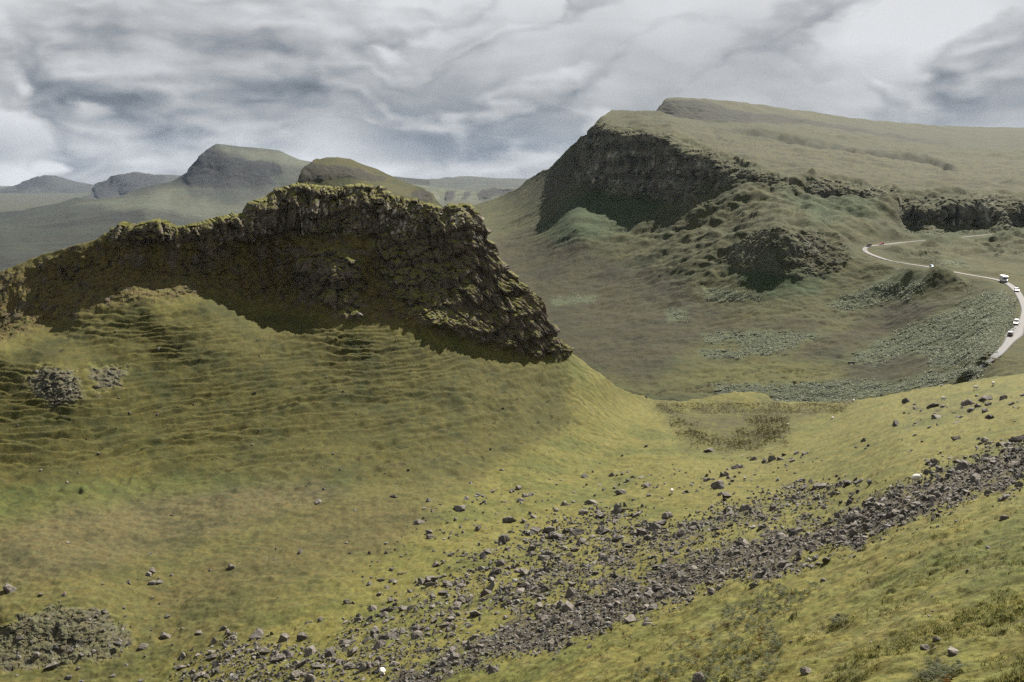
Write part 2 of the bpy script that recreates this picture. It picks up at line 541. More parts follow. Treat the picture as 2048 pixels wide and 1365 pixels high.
def shape_near(S):
    P = S.P; U, V = S.U, S.V
    x, y, z = P[..., 0].copy(), P[..., 1].copy(), P[..., 2].copy()
    n = S.normals()
    k_up = np.zeros_like(P); k_up[..., 2] = 1
    # rock ----------------------------------------------------------
    rim = [(205, 476), (250, 444), (330, 440), (350, 450), (440, 432), (500, 412), (560, 375), (625, 366), (760, 372), (866, 410), (930, 408), (960, 440), (965, 490),
           (900, 482), (800, 478), (700, 470), (640, 474), (550, 474), (500, 480), (420, 486), (330, 490), (250, 494)]
    face = [(790, 465), (965, 480), (990, 518), (1070, 588), (1090, 640), (1140, 700), (1132, 718), (1060, 714), (980, 692), (900, 667), (830, 640), (775, 560), (735, 480)]
    butt = [(600, 520), (660, 498), (712, 520), (722, 640), (690, 642), (650, 605), (590, 560)]
    lump = [(45, 755), (90, 728), (150, 742), (168, 800), (120, 818), (70, 795)]
    lump2 = [(170, 728), (255, 735), (240, 778), (190, 785)]
    base = [(-60, 1300), (20, 1240), (110, 1208), (200, 1216), (250, 1250), (272, 1290), (225, 1325), (100, 1338), (-60, 1350)]
    rock_w = area(U, V, [rim, face, butt], 7, 12, 30)
    rock_s = area(U, V, [lump, lump2, base], 10, 16, 30, 12)
    shade = area(U, V, [[(-420, 700), (0, 548), (200, 480), (560, 385), (760, 380), (960, 480), (1130, 705), (1060, 712), (900, 668), (700, 640), (420, 590), (200, 620), (0, 690), (-420, 800)]], 16, 10, 40, 3)
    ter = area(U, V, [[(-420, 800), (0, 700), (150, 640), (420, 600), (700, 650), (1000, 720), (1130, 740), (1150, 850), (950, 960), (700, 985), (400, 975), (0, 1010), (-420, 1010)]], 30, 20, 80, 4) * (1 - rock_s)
    # large and middling relief
    far = sstep(60, 140, y)
    roll = fbm(x / 17, y / 17, octv=4, seed=21)
    gentle = (1 - np.maximum(rock_w, shade * .7))
    hgt = roll * lerp(.25, .75, far) * gentle
    # buttresses, columns and blocks of the crag
    col_n = fbm(x / 7.0, y / 7.0 + z * .02, z / 30, 3, 31, ridged=True)
    blk = fbm(x / 2.6, y / 2.6, z / 6.0, 3, 37, ridged=True)
    fin = fbm(x / 1.0, y / 1.0, z / 1.3, 3, 41)
    strat = np.sin(z * 2 * math.pi / 5.5 + 2.2 * vnoise(x / 14, z / 9, None, 44))
    big = fbm(x / 22, y / 22, z / 50, 2, 33, ridged=True)
    # ribs lean down the fall line on the long right-hand flank
    lean = sstep(60, 40, -x) * 0 + sstep(-30, 5, x)
    xl = x - lean * (z + 5) * -.22
    b1, e1 = blocks(xl, y, z, rock_w, 2.4, 15.0, 501)
    b2, e2 = blocks(xl, y, z, rock_w, .85, 3.6, 502)
    rib = fbm(xl / 6.5, y / 9.0, z / 60, 3, 505, ridged=True)
    ledge = z / 6.2 + .9 * fbm(x / 20, y / 20, octv=2, seed=506)
    ledge = sstep(.0, .25, ledge - np.floor(ledge)) - (ledge - np.floor(ledge))
    joint = fbm(xl / .8, y / .8, z / 7.0, 3, 507, ridged=True)
    rock_d = big * 2.0 + rib * 1.7 + fin * .40 + b1 * 2.0 + b2 * .6 + ledge * 1.5 + joint * .55
    gull = fbm(x / 9 + z * .12, y / 9, z / 40, 3, 47, ridged=True)
    b4, e4 = blocks(x, y, z, shade * (1 - rock_w), 1.8, 2.6, 504)
    slope_d = gull * 1.8 + b4 * .8 + fbm(x / 2.2, y / 2.2, z / 2.0, 3, 49) * .45
    b3, e3 = blocks(x, y, z, rock_s, .9, 1.1, 503)
    crumb = b3 * .7 + fbm(x / 2.0, y / 2.0, z / 2.0, 4, 51, ridged=True) * .7 + fbm(x / .7, y / .7, z / .7, 2, 52) * .35
    nh = n.copy(); nh[..., 2] *= .35
    d = rock_w * rock_d + shade * (1 - rock_w) * slope_d * 1.15 + rock_s * crumb
    taper = np.ones(S.nrow); taper[-S.nb:] = .6
    P += nh * (d * taper[:, None])[..., None]
    # sheep-trodden steps across the slope
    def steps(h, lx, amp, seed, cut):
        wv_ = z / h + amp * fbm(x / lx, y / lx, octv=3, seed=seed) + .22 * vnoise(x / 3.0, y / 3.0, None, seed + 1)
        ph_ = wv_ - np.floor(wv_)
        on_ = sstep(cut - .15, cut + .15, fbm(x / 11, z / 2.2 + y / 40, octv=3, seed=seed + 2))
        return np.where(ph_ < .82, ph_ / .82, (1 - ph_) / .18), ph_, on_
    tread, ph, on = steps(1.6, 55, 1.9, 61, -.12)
    tread2, ph2, on2 = steps(.8, 40, 2.4, 64, -.02)
    terd = ter * (((tread - .5) * on * 1.0 + (tread2 - .5) * on2 * .55) * lerp(.7, 1.15, sstep(-.35, .35, fbm(x / 28, z / 9, octv=3, seed=68))) + fbm(x / 2.2, y / 2.2, octv=3, seed=67) * .10) * (1 - rock_w)
    # tussocks
    tus = fbm(x / 1.5, y / 1.5, octv=3, seed=71)
    tus2 = fbm(x / .55, y / .55, octv=3, seed=73, ridged=True)
    nearm = 1 - sstep(90, 200, y)
    scl = lerp(.85, 1.0, nearm)
    clump = sstep(.05, .5, fbm(x / 5, y / 5, octv=3, seed=75))
    dots = sstep(.34, .62, fbm(x / 1.1, y / 1.1, octv=3, seed=77)) * sstep(-.1, .4, fbm(x / 6, y / 6, octv=2, seed=79))
    ridg = fbm((x * .8 - y * .6) / 2.2, (x * .6 + y * .8) / 6.5, octv=3, seed=76)
    gentle = gentle * (1 - .6 * ter)
    td = gentle * (dots * .34 * nearm + tus * .34 * scl + tus2 * (.05 + .09 * clump) * lerp(.4, 1, nearm) + ridg * .20 * lerp(.4, 1, nearm)
                   + fbm(x / 3.6, y / 3.6, octv=3, seed=78) * .42 * far)
    P[..., 2] += hgt + terd + td
    S.masks = dict(rock_w=rock_w, rock_s=rock_s, shade=shade, ter=ter, ph=ph, tus=tus, clump=clump, dots=dots, on=on, edge=np.minimum(np.minimum(e1, e2 * 1.3), np.minimum(e3, 1)))


shape_near(nearS)


def cover_near(S):
    m = S.masks; U, V = S.U, S.V
    x, y, z = S.P[..., 0], S.P[..., 1], S.P[..., 2]
    nz = S.slope()
    a = fbm(x / 11, y / 11, octv=4, seed=81); b = fbm(x / 2.4, y / 2.4, octv=3, seed=83); c5 = fbm(x / 30, y / 30, octv=3, seed=85)
    c = np.broadcast_to(G_OLIVE, S.P.shape).copy()
    c = blend(c, G_GREEN, sstep(-.1, .6, a + c5) * .55)
    c = blend(c, G_DRY, sstep(.0, .6, b - a * .6) * .6)
    c = blend(c, G_BROWN, sstep(.15, .7, b + a * .3) * .45)
    c = blend(c, C3(.085, .075, .030), m['dots'] * .65 * (1 - sstep(90, 200, y)))
    # knoll slope browner, also painted darker for its shade; its floor greener
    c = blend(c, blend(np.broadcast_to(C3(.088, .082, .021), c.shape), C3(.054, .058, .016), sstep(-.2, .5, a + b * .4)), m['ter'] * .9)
    c = blend(c, C3(.060, .045, .020), m['ter'] * sstep(.80, .86, m['ph']) * m['on'] * .5)  # step risers painted dark, as the shade on their faces
    c = blend(c, G_GREEN, area(U, V, [[(-200, 985), (150, 965), (420, 950), (700, 960), (700, 985), (300, 1010), (0, 1050), (-200, 1060)]], 14, 12, 50, 6) * .6)
    pale = area(U, V, [[(-200, 1080), (0, 1060), (150, 1020), (400, 985), (640, 965), (700, 985), (560, 1030), (380, 1080), (250, 1130), (0, 1170), (-200, 1180)]], 26, 24, 80, 7)
    c = blend(c, blend(np.broadcast_to(C3(.150, .122, .070), c.shape), C3(.085, .068, .045), sstep(-.1, .5, b + a)), pale * .8)
    c = blend(c, C3(.115, .088, .034), area(U, V, [[(520, 1090), (640, 1010), (760, 1000), (860, 1040), (800, 1090), (640, 1130), (480, 1180), (330, 1230), (300, 1180), (420, 1120)]], 22, 18, 60, 8) * .6)
    brown = area(U, V, [[(-420, 1080), (0, 1030), (300, 985), (640, 960), (900, 960), (860, 1040), (760, 1110), (640, 1190), (480, 1280), (360, 1330), (200, 1420), (-420, 1420)]], 60, 40, 120, 16)
    c = blend(c, blend(np.broadcast_to(C3(.096, .088, .032), c.shape), C3(.056, .056, .020), sstep(-.2, .5, a + b * .6)), brown * .7)
    # bog with rushes
    bog = area(U, V, [[(1300, 805), (1560, 812), (1700, 806), (1690, 822), (1590, 838), (1565, 888), (1460, 908), (1370, 892), (1340, 850)]], 22, 26, 45, 9)
    c = blend(c, blend(np.broadcast_to(C3(.095, .095, .022), c.shape), RUSH * .75, sstep(-.35, .15, b + a)), bog * .9)
    # steep vegetated flank below the rim
    c = blend(c, blend(np.broadcast_to(C3(.140, .118, .036), c.shape), C3(.105, .078, .032), sstep(-.3, .4, b)), m['shade'] * (1 - m['rock_w']))
    # bare rock: dark basalt, moss on ledges, pale lichen
    x0, y0, z0 = x, y, z
    li = fbm(x0 / 1.1, y0 / 1.1, z0 / 1.6, 4, 91) + .35 * fbm(x0 / 9, y0 / 9, z0 / 5, 2, 92)
    mo = fbm(x0 / 3.5, y0 / 3.5, z0 / 2.0, 3, 93)
    rk = blend(np.broadcast_to(ROCK, c.shape), ROCK_D, sstep(-.3, .4, fbm(x0 / 2.5, y0 / 2.5, z0 / 6, 3, 94)))
    upper = sstep(520, 430, V)
    rk = blend(rk, LICHEN, sstep(.24, .48, li + .22 * upper - .10) * .85)
    rk = blend(rk, C3(.105, .105, .090), m['rock_s'] * .75)
    rk = blend(rk, C3(.30, .30, .28), m['rock_s'] * sstep(.25, .5, li) * .7)
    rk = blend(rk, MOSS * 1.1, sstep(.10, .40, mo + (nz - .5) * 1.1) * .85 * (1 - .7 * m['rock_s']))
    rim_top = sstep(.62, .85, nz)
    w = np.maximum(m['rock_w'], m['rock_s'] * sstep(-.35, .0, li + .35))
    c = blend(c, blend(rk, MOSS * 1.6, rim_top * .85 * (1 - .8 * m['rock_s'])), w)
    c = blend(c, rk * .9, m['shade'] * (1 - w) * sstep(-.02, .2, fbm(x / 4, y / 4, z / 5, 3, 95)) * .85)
    # soil and stone under the scree
    if SCREE_POLYS:
        sm = scree_mask(U, V)
        c = blend(c, SCREE, sstep(.05, .5, sm + .6 * fbm(x / 1.6, y / 1.6, octv=3, seed=99) - .3) * .9)
    c *= (1 + .30 * fbm(x / .6, y / .6, octv=2, seed=97) + .42 * fbm(x / 1.7, y / 1.7, octv=3, seed=98))[..., None]
    return np.clip(c, .005, .9)


# where stones lie, in the picture: (outline, cover 0..1, stones per 1000 square pixels, median size in pixels)
SCREE_POLYS = [
    ([(2100, 865), (2048, 885), (1950, 912), (1850, 948), (1750, 990), (1640, 1040), (1500, 1075), (1380, 1110), (1260, 1150), (1150, 1195), (1000, 1250), (900, 1300),
      (800, 1345), (760, 1400), (820, 1390), (900, 1352), (1000, 1320), (1150, 1275), (1300, 1225), (1450, 1170), (1580, 1135), (1640, 1118), (1780, 1062), (1900, 1015), (2048, 962), (2100, 945)], .80, 66.0, 7.8),
    ([(1250, 1070), (1400, 1030), (1560, 985), (1660, 960), (1720, 965), (1640, 1010), (1500, 1060), (1380, 1100), (1250, 1140), (1100, 1190), (1000, 1230), (960, 1210), (1080, 1140)], .55, 60.0, 7.8),
    ([(680, 1290), (700, 1240), (840, 1170), (960, 1110), (1080, 1050), (1200, 1010), (1300, 1010), (1250, 1070), (1080, 1140), (960, 1210), (900, 1290), (800, 1340), (640, 1380), (340, 1400), (360, 1330), (480, 1280), (600, 1290)], .30, 30.0, 9.5),
    ([(700, 1150), (820, 1040), (960, 980), (1200, 940), (1440, 905), (1640, 900), (1560, 960), (1300, 1020), (1100, 1060), (900, 1130), (760, 1200)], .08, 7.0, 8.0),
    ([(1370, 975), (1460, 935), (1560, 915), (1650, 905), (1600, 935), (1500, 960), (1440, 985), (1380, 1000)], .4, 5.0, 11),
    ([(1775, 845), (1830, 815), (1900, 800), (1980, 785), (2060, 778), (2060, 800), (1960, 825), (1880, 840), (1810, 860)], .45, 6.0, 11),
    ([(1640, 945), (1720, 905), (1800, 880), (1870, 870), (1850, 885), (1770, 910), (1690, 940), (1640, 965)], .3, 4.5, 8),
    ([(1550, 860), (1600, 840), (1680, 835), (1660, 870), (1590, 885), (1540, 895)], .08, 2.0, 8),
    ([(100, 1190), (320, 1120), (520, 1080), (640, 1060), (620, 1100), (450, 1180), (330, 1260), (280, 1300), (240, 1250), (100, 1215)], .03, .55, 11),
    ([(-40, 1345), (280, 1290), (420, 1280), (700, 1300), (640, 1400), (-40, 1420)], .05, .9, 13),
    ([(560, 930), (900, 920), (1080, 960), (900, 1010), (620, 1050), (520, 1010)], .03, .5, 8),
    ([(40, 735), (160, 735), (165, 815), (60, 800)], .2, 6.0, 5),
    ([(30, 1230), (250, 1225), (275, 1320), (20, 1340)], .2, 4.0, 7),
    ([(1270, 880), (1320, 870), (1330, 900), (1280, 895)], .05, 4, 7),
    ([(1180, 1330), (1500, 1200), (2048, 990), (2048, 1365), (1180, 1400)], .0, .10, 9),
]


def scree_mask(U, V):
    m = 0
    for i, (p, cv, dn, sz) in enumerate(SCREE_POLYS):
        if cv > .01:
            m = np.maximum(m, area(U, V, [p], 24, 46, 60, 100 + i) * cv)
    return m


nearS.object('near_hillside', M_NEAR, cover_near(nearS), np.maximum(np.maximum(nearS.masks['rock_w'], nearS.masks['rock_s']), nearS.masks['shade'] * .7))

# ===================================================== 2 valley and escarpment
ESC_TOP = [(700, 480), (860, 440), (920, 420), (945, 412), (965, 405), (985, 400), (1000, 392), (1020, 385), (1040, 375), (1052, 362), (1060, 357), (1075, 347), (1085, 340), (1098, 338),
           (1110, 325), (1125, 310), (1140, 295), (1150, 286), (1160, 275), (1172, 270), (1180, 268), (1184, 256), (1188, 250), (1196, 240), (1205, 234), (1212, 228), (1224, 221), (1250, 221),
           (1275, 222), (1310, 222), (1330, 228), (1360, 236), (1390, 241), (1420, 245), (1480, 248), (1540, 248), (1600, 254), (1700, 269), (1800, 286), (1900, 294), (2048, 302), (2480, 310)]
MID_PTS = [
    (860, 440, 1500), (860, 560, 780), (860, 720, 520), (940, 415, 1500), (940, 450, 1150), (940, 500, 920), (940, 560, 770), (940, 700, 540),
    (1000, 395, 1500), (1000, 450, 1150), (1000, 500, 945), (1000, 560, 790), (1000, 620, 670), (1000, 700, 545), (1000, 860, 380),
    (1060, 360, 1400), (1060, 420, 1150), (1100, 335, 1300), (1100, 380, 1150), (1100, 440, 1000), (1100, 500, 870), (1100, 560, 765), (1100, 620, 655), (1100, 700, 520), (1100, 780, 430),
    (1150, 290, 1185), (1150, 350, 1090), (1150, 400, 1000), (1150, 450, 885),
    (1200, 240, 1075), (1200, 300, 1055), (1200, 385, 1030), (1200, 450, 880), (1200, 520, 785), (1200, 600, 675), (1200, 680, 535), (1200, 760, 430), (1200, 840, 360),
    (1230, 225, 1160), (1225, 250, 1045), (1300, 224, 1160), (1290, 262, 985), (1300, 330, 962), (1310, 405, 945), (1300, 450, 835), (1300, 520, 735), (1300, 600, 630), (1300, 680, 513), (1300, 760, 425), (1300, 830, 365),
    (1350, 272, 925), (1340, 395, 900), (1380, 242, 1150), (1420, 247, 1180), (1420, 303, 852), (1420, 350, 838), (1420, 385, 826), (1420, 450, 742), (1420, 500, 675), (1420, 560, 622), (1420, 640, 550), (1420, 720, 462), (1420, 800, 388),
    (1370, 404, 845), (1370, 427, 820), (1500, 330, 805), (1490, 362, 794), (1480, 400, 752),
    (1540, 250, 1260), (1540, 300, 960), (1545, 348, 775), (1540, 376, 765), (1540, 420, 705), (1540, 445, 650), (1560, 459, 606), (1550, 500, 585), (1540, 555, 570), (1540, 620, 535), (1540, 700, 468), (1540, 800, 382),
    (1620, 352, 768), (1610, 385, 750), (1600, 430, 690), (1620, 452, 615), (1620, 500, 590), (1620, 555, 570),
    (1660, 266, 1290), (1660, 310, 960), (1660, 348, 800), (1660, 360, 764), (1660, 398, 754), (1720, 358, 800), (1720, 370, 758), (1720, 402, 748), (1660, 440, 690), (1680, 482, 612), (1680, 550, 575), (1660, 600, 545), (1660, 680, 475), (1660, 800, 378),
    (1780, 284, 1290), (1780, 330, 930), (1780, 370, 795), (1780, 381, 756), (1780, 408, 744), (1780, 450, 700), (1790, 487, 650), (1740, 510, 592), (1780, 523, 572), (1780, 560, 556), (1780, 600, 530), (1780, 680, 468), (1780, 800, 350),
    (1722, 498, 612), (1830, 384, 780), (1830, 397, 738), (1820, 466, 724), (1860, 500, 618), (1860, 520, 575), (1860, 535, 545), (1870, 545, 520), (1870, 590, 500), (1870, 640, 455), (1860, 720, 390),
    (1900, 296, 1290), (1900, 340, 900), (1900, 380, 785), (1900, 394, 730), (1900, 463, 718), (1960, 379, 785), (1960, 391, 736), (1960, 460, 724), (1900, 478, 685), (1900, 500, 610), (1930, 540, 530), (1950, 553, 505), (1930, 575, 498), (1900, 620, 465), (1900, 700, 405), (1900, 800, 320),
    (2048, 304, 1290), (2048, 345, 920), (2048, 380, 800), (2048, 394, 741), (2048, 454, 731), (2048, 463, 715), (2048, 500, 610), (2048, 535, 540), (2010, 560, 482), (2035, 590, 442), (2044, 620, 412), (2048, 640, 394), (2028, 672, 370), (1990, 713, 333), (2048, 700, 342), (2048, 800, 268),
    (2300, 306, 1280), (2300, 345, 900), (2300, 395, 735), (2300, 450, 690), (2300, 560, 440), (2300, 700, 300), (2300, 800, 240)]
midS = Sheet(pix2st(820, 400)[0], 0.64, 580, 370, ESC_TOP, 850, depth_field(MID_PTS, 1.4, 1), back=((6, -.05), (30, -.25), (120, -.45), (400, -.3)))
ROAD_PX = [(1960, 735), (1990, 715), (2012, 692), (2030, 668), (2046, 642), (2051, 620), (2044, 600), (2034, 583), (2020, 570), (2004, 562), (1980, 557), (1955, 553), (1930, 549), (1900, 543), (1870, 537), (1850, 533),
           (1820, 529), (1788, 524), (1770, 520), (1752, 513), (1735, 507), (1727, 501), (1727, 496), (1737, 493), (1752, 491), (1775, 489), (1800, 486), (1850, 481.5), (1900, 477.5), (1960, 471.5), (2048, 463), (2150, 455)]


def road_line(S, depth):
    pts = []
    for u, v in ROAD_PX:
        Y = float(np.exp(samp(depth, np.array([u]), np.array([v])))[0])
        s, t = pix2st(u, v)
        pts.append((s * Y, Y, t * Y))
    pts = np.array(pts)
    d = np.r_[0, np.cumsum(np.linalg.norm(np.diff(pts, axis=0), axis=1))]
    q = np.arange(0, d[-1], 2.0)
    R = np.stack([np.interp(q, d, pts[:, i]) for i in range(3)], 1)
    for _ in range(12):
        R[1:-1] = (R[:-2] + 2 * R[1:-1] + R[2:]) / 4
    return R


ROAD = road_line(midS, depth_field(MID_PTS, 1.4, 1))


def road_dist(P):
    sh = P.shape[:2]
    flat = P.reshape(-1, 3)
    best = np.full(len(flat), 1e9, np.float32); zz = np.zeros(len(flat), np.float32)
    sel = np.where((flat[:, 0] > ROAD[:, 0].min() - 30) & (flat[:, 0] < ROAD[:, 0].max() + 30) & (flat[:, 1] > ROAD[:, 1].min() - 30) & (flat[:, 1] < ROAD[:, 1].max() + 30))[0]
    for p in ROAD[::2]:
        d = np.hypot(flat[sel, 0] - p[0], flat[sel, 1] - p[1])
        m = d < best[sel]
        best[sel[m]] = d[m]; zz[sel[m]] = p[2]
    return best.reshape(sh), zz.reshape(sh)


def shape_mid(S):
    P = S.P; U, V = S.U, S.V
    x, y, z = P[..., 0].copy(), P[..., 1].copy(), P[..., 2].copy()
    n = S.normals()
    cl1 = [(1160, 285), (1185, 250), (1215, 236), (1290, 266), (1350, 274), (1420, 308), (1500, 330), (1545, 350), (1600, 376), (1590, 384), (1540, 375), (1480, 362), (1430, 385), (1385, 400), (1345, 402), (1310, 405),
           (1290, 400), (1240, 395), (1200, 388), (1165, 375), (1140, 368), (1150, 330)]
    cl2 = [(1612, 360), (1640, 356), (1700, 366), (1780, 380), (1800, 392), (1760, 402), (1700, 402), (1650, 398), (1612, 388)]
    cl3 = [(1800, 402), (1830, 398), (1900, 394), (1960, 390), (2060, 394), (2300, 398), (2300, 450), (2060, 458), (1960, 466), (1880, 472), (1810, 470), (1795, 440)]
    sc1 = [(1100, 350), (1150, 300), (1165, 330), (1140, 375), (1110, 395), (1080, 410)]
    mnd = [(1440, 520), (1480, 490), (1540, 466), (1620, 460), (1660, 480), (1690, 500), (1680, 545), (1600, 560), (1500, 550)]
    mnd2 = [(1655, 480), (1700, 488), (1715, 505), (1690, 530), (1655, 520)]
    hum = [(1330, 415), (1360, 402), (1400, 408), (1395, 425), (1340, 425)]
    hum2 = [(1388, 418), (1420, 412), (1428, 428), (1395, 432)]
    smb = [(1812, 515), (1850, 503), (1890, 508), (1885, 522), (1840, 525)]
    sme = [(1945, 495), (1990, 482), (2048, 478), (2048, 512), (1990, 520), (1960, 505)]
    kn = [(1905, 565), (1930, 535), (1950, 565), (1945, 585), (1905, 588)]
    rock = area(U, V, [cl1, cl2, cl3], 4, 6, 22, 205)
    rock2 = area(U, V, [sc1], 6, 8, 30, 206)
    rock3 = area(U, V, [mnd, mnd2, hum, hum2, smb, sme, kn], 8, 12, 24, 207)
    rd, rz = road_dist(P)
    off = sstep(4, 16, rd)
    dip = sstep(0, 12, samp(sdf([(1225, 215), (1215, 234), (1290, 262), (1350, 270), (1420, 303), (1545, 346), (1600, 370), (1625, 352), (1700, 363), (1780, 376), (1830, 393), (1900, 389), (2060, 389), (2480, 390), (2480, 200)]), U, V))
    low = 1 - dip
    # cliffs
    col_n = fbm(x / 12, y / 12, z / 60, 3, 231, ridged=True)
    blk = fbm(x / 4.2, y / 4.2, z / 12, 3, 233, ridged=True)
    strat = np.sin(z * 2 * math.pi / 15 + 2 * vnoise(x / 40, y / 40, None, 234))
    nh = n.copy(); nh[..., 2] *= .3
    b1, e1 = blocks(x, y, z, rock, 7.5, 30.0, 511)
    b2, e2 = blocks(x, y, z, np.maximum(rock, rock3), 3.0, 9.0, 512)
    d = rock * (col_n * 2.6 + blk * .8 + strat * 1.3 + b1 * 4.0 + b2 * 1.7) + rock2 * (np.sin(z * 2 * math.pi / 6 + 3 * vnoise(x / 30, y / 30, None, 235)) * 1.2 + blk * 1.0)
    d += rock3 * (fbm(x / 6, y / 6, z / 7, 3, 237, ridged=True) * 2.2 + b2 * 1.5) * off
    P += nh * d[..., None]
    # gullied aprons, hummocks, peat steps
    val = low * (1 - rock)
    hm = sstep(520, 640, y) * (1 - sstep(900, 1050, y)) * sstep(60, 130, x) * val
    hum_n = fbm(x / 34, y / 34, octv=4, seed=241)
    rid = fbm((x + y * .55) / 30, (y - x * .55) / 85, octv=4, seed=243, ridged=True)
    flat = val * (1 - hm)
    gly = fbm((x * .75 + y * .66) / 16, (y * .75 - x * .66) / 110, octv=3, seed=244, ridged=True)
    apr = area(U, V, [[(1000, 430), (1140, 372), (1310, 408), (1400, 400), (1420, 440), (1300, 480), (1150, 500), (1000, 500)]], 20, 10, 60, 246) * val
    h = hm * (hum_n * 6.5 + rid * 5.0) + val * fbm(x / 3.5, y / 3.5, octv=3, seed=248) * .5 + apr * gly * 2.2 + flat * (fbm(x / 26, y / 26, octv=4, seed=245) * 1.7) + val * fbm(x / 8, y / 8, octv=3, seed=247) * .8
    hag = fbm(x / 40, y / 13, octv=3, seed=249)
    h -= val * (1 - sstep(.0, .05, np.abs(hag - .12))) * 1.2 * sstep(.0, .4, fbm(x / 90, y / 90, octv=2, seed=250))
    wd = y / 55 + x / 160 + 1.5 * fbm(x / 120, y / 120, octv=3, seed=256)
    sw = wd - np.floor(wd)
    h += dip * (fbm(x / 60, y / 60, octv=4, seed=251) * 2.6 + fbm(x / 14, y / 14, octv=4, seed=252) * 1.5 + np.where(sw < .85, sw / .85, (1 - sw) / .15) * 3.2 * sstep(-.1, .4, fbm(x / 90, y / 60, octv=3, seed=257)))
    # low scarps that step across the dip slope
    for poly, a in ((
            [(1430, 262), (1500, 258), (1560, 268), (1620, 283), (1680, 293), (1720, 298), (1700, 306), (1620, 296), (1560, 284), (1500, 272)], 9.0), (
            [(1640, 290), (1700, 298), (1780, 305), (1850, 312), (1890, 325), (1930, 342), (1900, 342), (1850, 328), (1780, 318), (1700, 308)], 11.0)):
        sd = samp(sdf(poly), U + 12 * fbm(x / 30, y / 30, octv=3, seed=254), V + 5 * fbm(x / 22, y / 22, octv=3, seed=255))
        h -= sstep(-1, 6, sd) * a * (.6 + .6 * fbm(x / 24, y / 24, octv=2, seed=258))
    for hu, hv, hy, ha, hr in ((1800, 533, 545, 3.4, 12), (1826, 536, 539, 4.2, 13), (1850, 541, 530, 1.6, 11), (1886, 549, 517, 3.4, 12), (1908, 551, 509, 3.0, 13), (1934, 556, 502, 3.4, 10)):
        sx_, tx_ = pix2st(hu, hv)
        h = h + ha * (1 + .35 * fbm(x / 9, y / 9, octv=3, seed=hu)) * np.exp(-(((x - sx_ * hy) / (hr * 1.3)) ** 2 + ((y - hy) / (hr * .9)) ** 2))
    P[..., 2] += h * off
    # cut and bank the road in
    flatten = 1 - sstep(3.0, 9.0, rd)
    P[..., 2] = lerp(P[..., 2], rz - .12, flatten)
    S.masks = dict(rock=rock, rock2=rock2, rock3=rock3, dip=dip, rd=rd, hag=hag, hm=hm, rid=rid)


shape_mid(midS)
BRACKEN_PX = [
    [(1655, 612), (1720, 585), (1790, 568), (1850, 565), (1850, 575), (1800, 595), (1740, 610), (1680, 622)],
    [(1400, 668), (1500, 664), (1600, 664), (1640, 668), (1610, 685), (1560, 698), (1520, 712), (1480, 700), (1470, 680), (1410, 680)],
    [(1395, 700), (1440, 700), (1500, 708), (1480, 716), (1410, 718)],
    [(1700, 720), (1740, 695), (1830, 650), (1900, 625), (1960, 590), (2010, 580), (2030, 610), (2035, 640), (2010, 670), (1985, 705), (1930, 725), (1880, 735), (1860, 715), (1800, 705), (1740, 730)],
    [(1540, 775), (1620, 768), (1700, 768), (1790, 770), (1860, 752), (1930, 735), (1985, 722), (1960, 750), (1880, 768), (1780, 785), (1700, 797), (1600, 808), (1555, 805)],
    [(1430, 775), (1480, 768), (1540, 772), (1545, 785), (1440, 788)],
    [(1860, 522), (1920, 520), (1940, 535), (1890, 532)],
    [(1405, 580), (1440, 578), (1480, 590), (1520, 598), (1450, 605), (1410, 598)],
    [(1100, 598), (1200, 590), (1180, 606), (1100, 608)],
    [(1330, 625), (1380, 615), (1370, 640), (1340, 645)],
]


